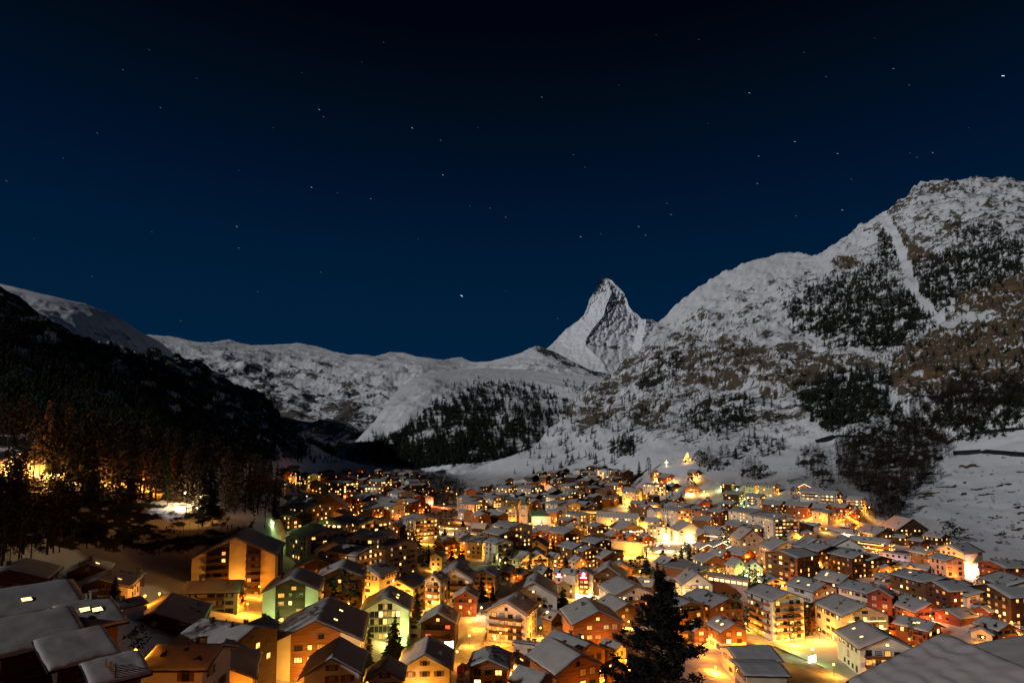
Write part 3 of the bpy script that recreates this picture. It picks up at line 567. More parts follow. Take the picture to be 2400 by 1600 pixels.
def snow_sheet(W2, D, H, R, k, oy, seed, n=14, th=.36, ripple=False):
    r = np.random.default_rng(seed); xs = np.linspace(-W2, W2, n * 2 + 1); ys = np.linspace(-D / 2 - oy, D / 2 + oy, n); X, Y = np.meshgrid(xs, ys)
    nz = fbm(X / 3.0 + seed, Y / 3.0, 3); edge = np.minimum(1, np.minimum((W2 - np.abs(X)) / .5, np.minimum(Y - ys[0], ys[-1] - Y) / .5)); ed = np.sqrt(np.clip(edge, 0, 1))
    if ripple: nz = nz + .9 * np.sin(np.abs(X) * 4.2 + fbm(X / 2.5, Y / 2.0, 3) * 4.0) * (.4 + .6 * sstep(-.2, .4, fbm(X / 4.0 + 9, Y / 3.0, 2)))
    zb = H + R - np.abs(X) * k + .22; zt = zb + th * (.45 + .55 * ed) + nz * .16 - .10 * np.exp(-(X / .8) ** 2)
    X = X + np.where(np.abs(X) > W2 - .01, nz * .32 + .04, 0) * np.sign(X); Y = Y + np.where((Y <= ys[0] + .01) | (Y >= ys[-1] - .01), nz * .26, 0)
    P = np.stack([X, Y, zt], -1); B = np.stack([X * .995, Y * .995, zb], -1); nr, nc = X.shape; V = [tuple(v) for v in P.reshape(-1, 3)]; Fc = []
    for i in range(nr - 1):
        for j in range(nc - 1): a = i * nc + j; Fc.append((a, a + 1, a + nc + 1, a + nc))
    ring = [(0, j) for j in range(nc)] + [(i, nc - 1) for i in range(1, nr)] + [(nr - 1, j) for j in range(nc - 2, -1, -1)] + [(i, 0) for i in range(nr - 2, 0, -1)]
    b = len(V); V += [tuple(B[i, j]) for i, j in ring]; m = len(ring)
    for q in range(m):
        q2 = (q + 1) % m; (i, j), (i2, j2) = ring[q], ring[q2]; Fc.append((b + q, b + q2, i2 * nc + j2, i * nc + j))
    return V, Fc
WALLM = {'S': m_cream, 'W': m_white, 'M': m_white, 'B': m_white, 'L': m_white, 'O': m_cream, 'N': m_cream, 'T': m_timber, 'D': m_dark, 'R': m_red, 'P': m_pink, 'C': m_conc, 'G': m_white}
FOOT, LAMPQ, USED, HOUSES = [], [], set(), []
def label_of(phrase, detail):
    s = (phrase + ' ' + detail).strip(); assert s not in USED, s; USED.add(s); n = len(s.split()); assert 4 <= n <= 16, (n, s); return s
def build_house(C, ang, W, D, H, R, sg, style, lit, glow, phrase, detail, opts='', group='houses of the mountain village', label=None):
    rnd = random.Random(hash((round(C.x), round(C.y))) & 0xffff); dist = C.y; near = dist < 215; mid = dist < 480
    nm = next((k.replace(' ', '_') for k in ('chalet', 'hotel', 'apartment house', 'hall', 'barn', 'cottage', 'shed', 'church', 'cabin') if k in phrase), 'house')
    root = bpy.data.objects.new(nm, None); COL.objects.link(root); root.location = C; root.rotation_euler = (0, 0, ang); root.empty_display_size = .5
    tag(root, label or label_of(phrase, detail), {'apartment_house': 'apartment house'}.get(nm, nm), group)
    flat = 'flat' in opts; hip = 'hip' in opts; wm = WALLM[style]; k = R / (W / 2); ox = min(1.0, .07 * W + .35); oy = min(1.3, .08 * W + .4)
    base = -7.0
    V, Fc = [], []
    if flat or hip: box(V, Fc, -W / 2, W / 2, -D / 2, D / 2, base, H)
    else: prism(V, Fc, [(-W / 2, base), (W / 2, base), (W / 2, H), (0, H + R), (-W / 2, H)], -D / 2, D / 2)
    wall = link('wall', mesh('wall', V, Fc, [wm]), root)
    # roof and snow
    V, Fc, V2, F2 = [], [], [], []
    if flat:
        box(V, Fc, -W / 2 - .4, W / 2 + .4, -D / 2 - .4, D / 2 + .4, H + .003, H + .35); box(V2, F2, -W / 2 - .3, W / 2 + .3, -D / 2 - .3, D / 2 + .3, H + .352, H + .65)
    elif hip:
        b = [(-W / 2 - .6, -D / 2 - .6, H), (W / 2 + .6, -D / 2 - .6, H), (W / 2 + .6, D / 2 + .6, H), (-W / 2 - .6, D / 2 + .6, H), (0, 0, H + R)]
        V += b; Fc += [(0, 3, 2, 1), (0, 1, 4), (1, 2, 4), (2, 3, 4), (3, 0, 4)]; V2 += [(x * .97, y * .97, z + .32) for x, y, z in b]; F2 += Fc
    else:
        e = W / 2 + ox; ze = H - ox * k
        prism(V, Fc, [(-e, ze), (0, H + R), (e, ze), (e, ze + .22), (0, H + R + .22), (-e, ze + .22)], -D / 2 - oy, D / 2 + oy)
        if mid: V2, F2 = snow_sheet(e - .08, D, H, R, k, oy - .1, rnd.randint(0, 999), (34 if 'ripple' in opts else 22) if near else 8, ripple='ripple' in opts)
        else: prism(V2, F2, [(-e + .1, ze + .222), (0, H + R + .222), (e - .1, ze + .222), (e - .1, ze + .5), (0, H + R + .5), (-e + .1, ze + .5)], -D / 2 - oy + .1, D / 2 + oy - .1)
    roof = link('roof', mesh('roof', V, Fc, [m_roof]), root)
    link('roof_snow', mesh('roof_snow', V2, F2, [m_snow], smooth=mid and not flat and not hip), roof)
    if dist < 330 and not flat and not hip:
        for q_ in (-1, 1):
            V, Fc = [], []; cyl(V, Fc, (q_ * (e + .06), -D / 2 - oy, ze + .06), (q_ * (e + .06), D / 2 + oy, ze + .06), .09, .09, 5)
            link('gutter', mesh('gutter', V, Fc, [m_metal]), roof)
    zr = lambda x: (H + .35 if flat else H + R - abs(x) * k + .22)
    # chimneys, pipes, skylights, bare patches
    if not hip and 'bare' not in opts:
        for q in range(2 if (mid and rnd.random() < .7) else 1):
            x = rnd.uniform(-.32, .32) * W; y = rnd.uniform(-.35, .35) * D; V, Fc = [], []; z = zr(x); box(V, Fc, x - .45, x + .45, y - .4, y + .4, z - .6, z + 1.35); box(V, Fc, x - .6, x + .6, y - .55, y + .55, z + 1.35, z + 1.5)
            ch = link('chimney', mesh('chimney', V, Fc, [m_stone]), roof)
        if mid and not flat:
            for q in range(rnd.randint(1, 4)):
                s_ = rnd.choice((-1, 1)); x = s_ * rnd.uniform(.1, .42) * W; y = rnd.uniform(-.42, .42) * D; V, Fc = [], []
                if rnd.random() < .5: cyl(V, Fc, (x, y, zr(x)), (x, y, zr(x) + rnd.uniform(.7, 1.3)), .13, .13, 6); link('vent_pipe', mesh('vent_pipe', V, Fc, [m_metal]), roof)
                a = math.atan(k) * s_; n = 9; L = rnd.uniform(.5, 1.1); X0 = x + s_ * L * .5; V = [(X0 + L * rnd.uniform(.6, 1.1) * math.cos(t * 6.283 / n), y + L * 1.0 * rnd.uniform(.5, 1.1) * math.sin(t * 6.283 / n), 0) for t in range(n)]
                V = [(px_, py_, H + R - abs(px_) * k + .22 + .42) for px_, py_, _ in V]
                link('bare_patch', mesh('bare_patch', V, [tuple(range(n))], [m_bare]), roof)
            ns = opts.count('s!') * 2 or (1 if rnd.random() < .25 else 0)
            for q in range(ns):
                x = sg * rnd.uniform(.18, .34) * W; y = rnd.uniform(-.3, .3) * D; z = zr(x) + .40; a = math.atan(k) * (1 if x > 0 else -1)
                o = link('skylight', WIN['lit', 2 if 's!' in opts or rnd.random() < .5 else 0] if ('s!' in opts or rnd.random() < .5) else WIN['dark', 0], roof, (x, y, z)); o.scale = (1.2, 1, 1.5); o.rotation_euler = (-math.pi / 2, a, 0) if False else (Matrix.Rotation(a, 3, 'Y') @ Matrix.Rotation(-math.pi / 2, 3, 'X')).to_euler()
    # facades
    faces = [('f', W, D / 2, 0.0)]
    if sg > 0: faces.append(('s', D, W / 2, math.pi / 2))
    else: faces.append(('s', D, W / 2, -math.pi / 2))
    fl = max(1, int(round(H / (2.9 if dist < 300 else 2.8)))); fh = H / fl
    stuffV = {}
    def put(face, u, z, w_, h_, kind):
        f, fw, off, rot = face
        if f == 'f': p = Vector((u, -off - .012, z))
        else: p = Vector((off + .012, u, z)) if rot > 0 else Vector((-off - .012, -u, z))
        if dist > 520:
            M = Matrix.Rotation(rot, 4, 'Z'); me = WIN[kind]; key = kind[0]
            q = stuffV.setdefault(key, ([], [], [])); b = len(q[0])
            for c in ((-.5, -.03, -.5), (.5, -.03, -.5), (.5, -.03, .5), (-.5, -.03, .5)): q[0].append(tuple(p + (M @ Vector((c[0] * w_ * 1.15, c[1], c[2] * h_ * 1.1)))))
            q[1].append((b, b + 1, b + 2, b + 3)); q[2].append(kind[1]); return
        o = link('window', (PANE if near else WIN)[kind], root, p); o.scale = (w_, 1, h_); o.rotation_euler = (0, 0, rot)
        if near: link('frame', FRAME[1 if w_ > 1.9 else 0], o)
        if dist < 330 and style in 'WOLNP' and w_ < 1.6 and kind[0] != 'red':
            for q_ in (-1, 1): sh = link('shutter', SHUT[1 if style in 'OP' else 0], o, (q_ * (.56 + .30), 0, 0)); sh.scale = (1, 1, 1)
        elif dist < 330: link('sill', SILL, o)
    def pick(p):
        if rnd.random() < p: return ('lit', rnd.choice((0, 0, 1, 2, 3)))
        return ('dark', 1 if rnd.random() < .3 else 0)
    big = style in 'BT' or 'bal' in opts
    railm = {'B': m_dark if rnd.random() < .6 else m_timber, 'T': m_timber, 'D': m_dark, 'R': m_red, 'W': m_timber, 'M': m_dark, 'L': m_dark, 'O': m_timber, 'P': m_timber, 'N': m_timber, 'S': m_dark, 'C': m_conc, 'G': m_conc}[style]
    if style == 'M' and not flat:                      # timber bay in the middle of a white gable
        cw = W * .27; V, Fc = [], []; prism(V, Fc, [(-cw, .3), (cw, .3), (cw, H + R - cw * k - .15), (0, H + R - .15), (-cw, H + R - cw * k - .15)], -D / 2 - .10, -D / 2 + .05)
        link('timber_cladding', mesh('timber_cladding', V, Fc, [m_dark if 'dk' in opts else m_timber]), root)
    if style == 'S':
        for a, b in ((-.33, -.06), (.14, .32)):
            V, Fc = [], []; prism(V, Fc, [(a * W, .3), (b * W, .3), (b * W, H + R - abs(b * W) * k - .5), (a * W, H + R - abs(a * W) * k - .5)], -D / 2 - .08, -D / 2 + .05); link('timber_cladding', mesh('timber_cladding', V, Fc, [m_dark]), root)
            bw = (b - a) * W
            for q in range(fl + 1):
                z = q * fh + .1; V, Fc = [], []; box(V, Fc, -bw / 2, bw / 2, -1.2, -.09, -.14, 0); box(V, Fc, -bw / 2, bw / 2, -1.2, -1.12, .003, .95)
                link('balcony', mesh('balcony', V, Fc, [m_dark]), root, ((a + b) / 2 * W, -D / 2, z))
                for u in (-.25, .25): put(('f', W, D / 2 + .09, 0), (a + b) / 2 * W + u * bw, z + fh * .5, 1.4, 1.5, pick(.16))
        V, Fc = [], []; box(V, Fc, (W / 2 + .0) * sg, (W / 2 + .08) * sg if sg > 0 else -W / 2, -D * .18, D * .05, .3, H - .6) if sg > 0 else None
        if Fc: link('dark_strip', mesh('dark_strip', V, Fc, [m_dark]), root)
    if style == 'L':
        V, Fc = [], []; z0 = H * .42; prism(V, Fc, [(-W / 2 - .06, z0), (W / 2 + .06, z0), (W / 2 + .06, H - .1), (0, H + R - .2), (-W / 2 - .06, H - .1)], -D / 2 - .08, D / 2 + .08)
        link('timber_cladding', mesh('timber_cladding', V, Fc, [m_timber]), root)
    for face in faces:
        f, fw, off, rot = face
        if ('blind' in opts and f == 's') or style == 'S': continue
        if 'blindf' in opts and f == 'f': continue
        cols = max(1, int(fw / (3.4 if mid else 3.9))); span = fw * .86
        if style == 'M' and f == 'f': span = W * .50; cols = max(2, int(span / 2.7))
        if 'glass' in opts and f == 'f':
            for q in range(fl + 1):
                n_ = max(2, int(fw * (.62 if q < fl else .3) / 1.6)); sp = fw * (.62 if q < fl else .3)
                for c in range(n_): put(face, -sp / 2 + (c + .5) * sp / n_, q * fh + fh * .5, sp / n_ * .86, fh * .78, pick(.22))
            continue
        for q in range(fl):
            zc = q * fh + fh * .52
            for c in range(cols):
                u = -span / 2 + (c + .5) * span / cols
                if rnd.random() < (.12 if f == 'f' else .28): continue
                w_ = (1.9 if big and f == 'f' else 1.25) * (1 if mid else 1.15); h_ = 1.9 if big and rnd.random() < .5 else 1.35
                if style == 'M' and f == 'f' and dist < 300: w_, h_ = (2.1, 1.35) if c % 2 == 0 else (1.1, 1.35)
                kd = pick(lit if f == 'f' else lit * .75)
                if 'redw' in opts and kd[0] == 'lit' and rnd.random() < .6: kd = ('red', 0)
                off2 = -.11 if (style == 'M' and f == 'f' and not flat) else (-.09 if style == 'L' and zc > H * .42 else 0)
                if off2: face2 = (f, fw, off - off2, rot)
                else: face2 = face
                put(face2, u, zc, w_, min(h_, fh * .62), kd)
            has = style in 'B' or ('bal' in opts and q > 0) or (style in 'TDRL' and q > 0 and rnd.random() < .55)
            if has and q > 0 and (f == 'f' or 'bals' in opts) and not ('nobal' in opts) and dist < 620:
                bw = fw * (.84 if style in 'BTDR' else .5); V, Fc = [], []; d_ = 1.3
                box(V, Fc, -bw / 2, bw / 2, -d_, .0, -.14, 0); box(V, Fc, -bw / 2, bw / 2, -d_, -d_ + .08, .003, .95); box(V, Fc, -bw / 2, -bw / 2 + .08, -d_ + .082, 0, .003, .95); box(V, Fc, bw / 2 - .08, bw / 2, -d_ + .082, 0, .003, .95)
                o2 = .13 if style in 'ML' else .0
                p = Vector((0, -off - o2, q * fh + .1)) if f == 'f' else Vector(((off + o2) * (1 if rot > 0 else -1), 0, q * fh + .1))
                o = link('balcony', mesh('balcony', V, Fc, [railm]), root, p); o.rotation_euler = (0, 0, rot)
            if 'rows' in opts and f == 'f' and q > 0 or ('rows2' in opts and f == 's'):
                bw = fw * .8; V, Fc = [], []; box(V, Fc, -bw / 2, bw / 2, -1.5, -1.38, .98, 1.22); p = Vector((0, -off, q * fh + .1)) if f == 'f' else Vector((off * (1 if rot > 0 else -1), 0, q * fh + .1))
                o = link('light_strip', mesh('light_strip', V, Fc, [e_gold if 'gold' in opts else e_white]), root, p); o.rotation_euler = (0, 0, rot)
        if f == 'f' and R > 2.2 and not flat and not hip and style != 'M' and dist < 520: put(face, 0, H + R * .32, 1.2, 1.1, pick(lit * .6))
        if f == 'f' and style == 'M' and R > 2.2: put((f, fw, off + .11, rot), W * .06, H + R * .22, 1.6, 1.2, pick(lit * .4))
    for key, (V, Fc, ki) in stuffV.items():
        me = mesh(key + '_windows', V, Fc, list(e_win) if key == 'lit' else ([m_glass, m_curtain] if key == 'dark' else [e_red]), ki)
        tag(link({'lit': 'lit_windows', 'dark': 'dark_windows', 'red': 'red_windows'}[key], me, root), None, kind='stuff')
    if 'stair' in opts:                                # tall lit stair window
        nst = fl; 
        for q in range(nst):
            o = link('stair_window', WIN['lit', 2], root, Vector((-W * .34, -D / 2 - .03, q * fh + fh * .5))); o.scale = (W * .16, 1, fh * .9)
    if 'eave' in opts:
        V, Fc = [], []; e = W / 2 + ox; ze = H - ox * k
        prism(V, Fc, [(-e, ze - .25), (0, H + R - .25), (e, ze - .25), (e, ze - .02), (0, H + R - .02), (-e, ze - .02)], -D / 2 - oy - .09, -D / 2 - oy - .01)
        link('eave_lights', mesh('eave_lights', V, Fc, [e_white]), root)
    if 'ground' in opts:                               # glowing panel standing in for a brightly lit ground floor
        V, Fc = [], []; box(V, Fc, -W * .46, W * .46, -D / 2 - .2, -D / 2 - .02, .3, 3.0); link('glowing_ground_floor', mesh('glowing_ground_floor', V, Fc, [e_white]), root)
    if 'grounds' in opts:  # same glowing panel on the side, standing in for a lit wall
        V, Fc = [], []; x = (W / 2 + .02) * sg; box(V, Fc, min(x, x + .18 * sg), max(x, x + .18 * sg), -D * .46, D * .46, .3, 3.0); link('glowing_ground_floor', mesh('glowing_ground_floor', V, Fc, [e_white]), root)
    n = Vector((math.sin(ang), -math.cos(ang), 0)); t = Vector((math.cos(ang), math.sin(ang), 0))
    FOOT.append((C.x, C.y, W / 2 + .3, D / 2 + .3, math.cos(ang), math.sin(ang)))
    if glow: LAMPQ.append((C, n, t, W, D, H, sg, glow, phrase, root if (label or glow[0] == '*') else None))
    HOUSES.append((C, phrase, root, dist)); return root
def house(cx, by, w, s, h, a, style, lit, glow, phrase, detail, opts='', label=None, group='houses of the mountain village'):
    P = gpt(cx, by); m = P.y / F; sg = 1 if s >= 0 else -1; s_ = max(abs(s), 1.0)
    kk = max(1.12, s_ / (w * 3.0)); th = math.atan(s_ / (kk * w)); W = w * m / math.cos(th); D = max(s_ * m / math.sin(th) * .9, .75 * W); H = h * m * (1.14 if P.y > 230 else 1.0); R = a * m
    fwd = Vector((P.x, P.y, 0)).normalized(); right = Vector((fwd.y, -fwd.x, 0))
    n = -fwd * math.cos(th) - right * math.sin(th) * sg; ang = math.atan2(n.x, -n.y); t = Vector((math.cos(ang), math.sin(ang), 0))
    R = min(R, .42 * W) if 'hip' not in opts else R
    C = P - t * (W / 2) * sg - n * (D / 2)
    return build_house(C, ang, W, D, H, R, sg, style, lit, glow, phrase, detail, opts, group, label)
def eave_house(px, py, dist, p, L, run, pitch, H, style, lit, glow, phrase, detail, opts=''):
    A = at(px, py, dist); p = Vector((p[0], p[1], 0)).normalized(); e = Vector((-p.y, p.x, 0)); k = math.tan(math.radians(pitch)); W0 = 2 * run; ox = .9; W = W0 - 2 * ox; R = W / 2 * k
    C = A + p * run + e * (L / 2); C.z = A.z + ox * k - .3 - H; ang = math.atan2(e.y, e.x) - math.pi / 2
    return build_house(C, ang, W, L - 2, H, R, -1, style, lit, glow, phrase, detail, opts)
# ---------------------------------------------------------------- street lamps
LM = {}
def lamp_meshes(c):
    V, Fc = [], []; cyl(V, Fc, (0, 0, -3), (0, 0, 1), .07, .05, 6); pole = mesh('pole', V, Fc, [m_metal])
    V, Fc = [], []; n = 8
    for i in range(5):
        zz = -math.cos(math.pi * i / 4); rr = max(.05, math.sin(math.pi * i / 4)); V += [(rr * math.cos(6.283 * j / n), rr * math.sin(6.283 * j / n), zz) for j in range(n)]
    for i in range(4):
        for j in range(n): Fc.append((i * n + j, i * n + (j + 1) % n, (i + 1) * n + (j + 1) % n, (i + 1) * n + j))
    LM[c] = (pole, mesh('lamp_head', V, Fc, [e_lamp[c]]))
def lamp(loc, c, power, label, h=5.0, grp='street lamps of the village', kind='street_lamp', r=.26):
    if c not in LM: lamp_meshes(c)
    o = bpy.data.objects.new(kind, None); COL.objects.link(o); o.location = loc; tag(o, label, 'street lamp' if kind == 'street_lamp' else 'lamp', grp)
    pl = link('pole', LM[c][0], o); pl.scale = (1, 1, h); hd = link('lamp_head', LM[c][1], o, (0, 0, h + r)); hd.scale = (r, r, r)
    ld = bpy.data.lights.new('glow', 'POINT'); ld.energy = power * 2.0; ld.color = LAMPC[c]; ld.shadow_soft_size = .35; lo = bpy.data.objects.new('glow', ld); COL.objects.link(lo); lo.parent = o; lo.location = (0, 0, h - .55)
    return o
def free(x, y):
    for X, Y, w, d, c, s in FOOT:
        dx, dy = x - X, y - Y
        if abs(dx) + abs(dy) < 3 * (w + d) and abs(dx * c + dy * s) < w and abs(-dx * s + dy * c) < d: return False
    return True
def place_lamps():
    r = random.Random(3)
    for C, n, t, W, D, H, sg, glow, phrase, root in LAMPQ:
        if root is not None:                            # added bracket lamp that brightens the house front, parented to its house
            g = glow.lstrip('*'); c, pw = g[0], float(g[1]); out = 2.6; x = r.uniform(-.3, .3) * W; z = min(max(2.6, H * .4), 4.2)
            V, Fc = [], []; cyl(V, Fc, (0, out, .3), (0, 0, .3), .05, .05, 4); o = link('added_wall_lamp', mesh('lamp_bracket', V, Fc, [m_metal]), root, (x, -D / 2 - out, z))
            if c not in LM: lamp_meshes(c)
            rr = .34 if C.y > 400 else .22; hd = link('lamp_head', LM[c][1], o); hd.scale = (rr, rr, rr)
            ld = bpy.data.lights.new('glow', 'POINT'); ld.energy = 520 * pw * (2.2 if C.y > 480 else 1.7); ld.color = LAMPC[c]; ld.shadow_soft_size = .3; lo = bpy.data.objects.new('glow', ld); COL.objects.link(lo); lo.parent = o; lo.location = (0, -.3, -.45); continue
        for gi in range(len(glow) // 2):
            c = glow[2 * gi]; pw = float(glow[2 * gi + 1])
            best = None
            for trial in range(14):
                if (gi % 2 == 0): d = r.uniform(3.0, 6.5) + trial * .25; q = C + n * (D / 2 + d) + t * r.uniform(-.35, .45) * W * sg
                else: d = r.uniform(3.0, 6.5) + trial * .25; q = C + t * sg * (W / 2 + d) + n * r.uniform(-.3, .4) * D
                if free(q.x, q.y): best = q; break
            if best is None: continue
            h = min(max(2.6, H * .38), 4.2)
            s = '%s street lamp beside the %s' % ({'o': 'orange', 'y': 'yellow', 'w': 'white', 'g': 'greenish', 'v': 'violet', 'r': 'red', 'b': 'blue'}[c], phrase); s = ' '.join(s.split()[:16])
            for alt in ('near', 'in front of', 'close by', 'along'):
                if s in USED or len(s.split()) > 16: s = s.replace(' beside ', ' %s ' % alt, 1) if ' beside ' in s else ' '.join(s.split()[:4]) + ' ' + alt + ' the ' + ' '.join(phrase.split()[:9])
            USED.add(s); lamp((best.x, best.y, C.z), c, 520 * pw * (.75 + H / 16) * (2.1 if C.y > 480 else 1.8 if C.y < 330 else 1.5), s, h, r=.34 if C.y > 400 else .26)
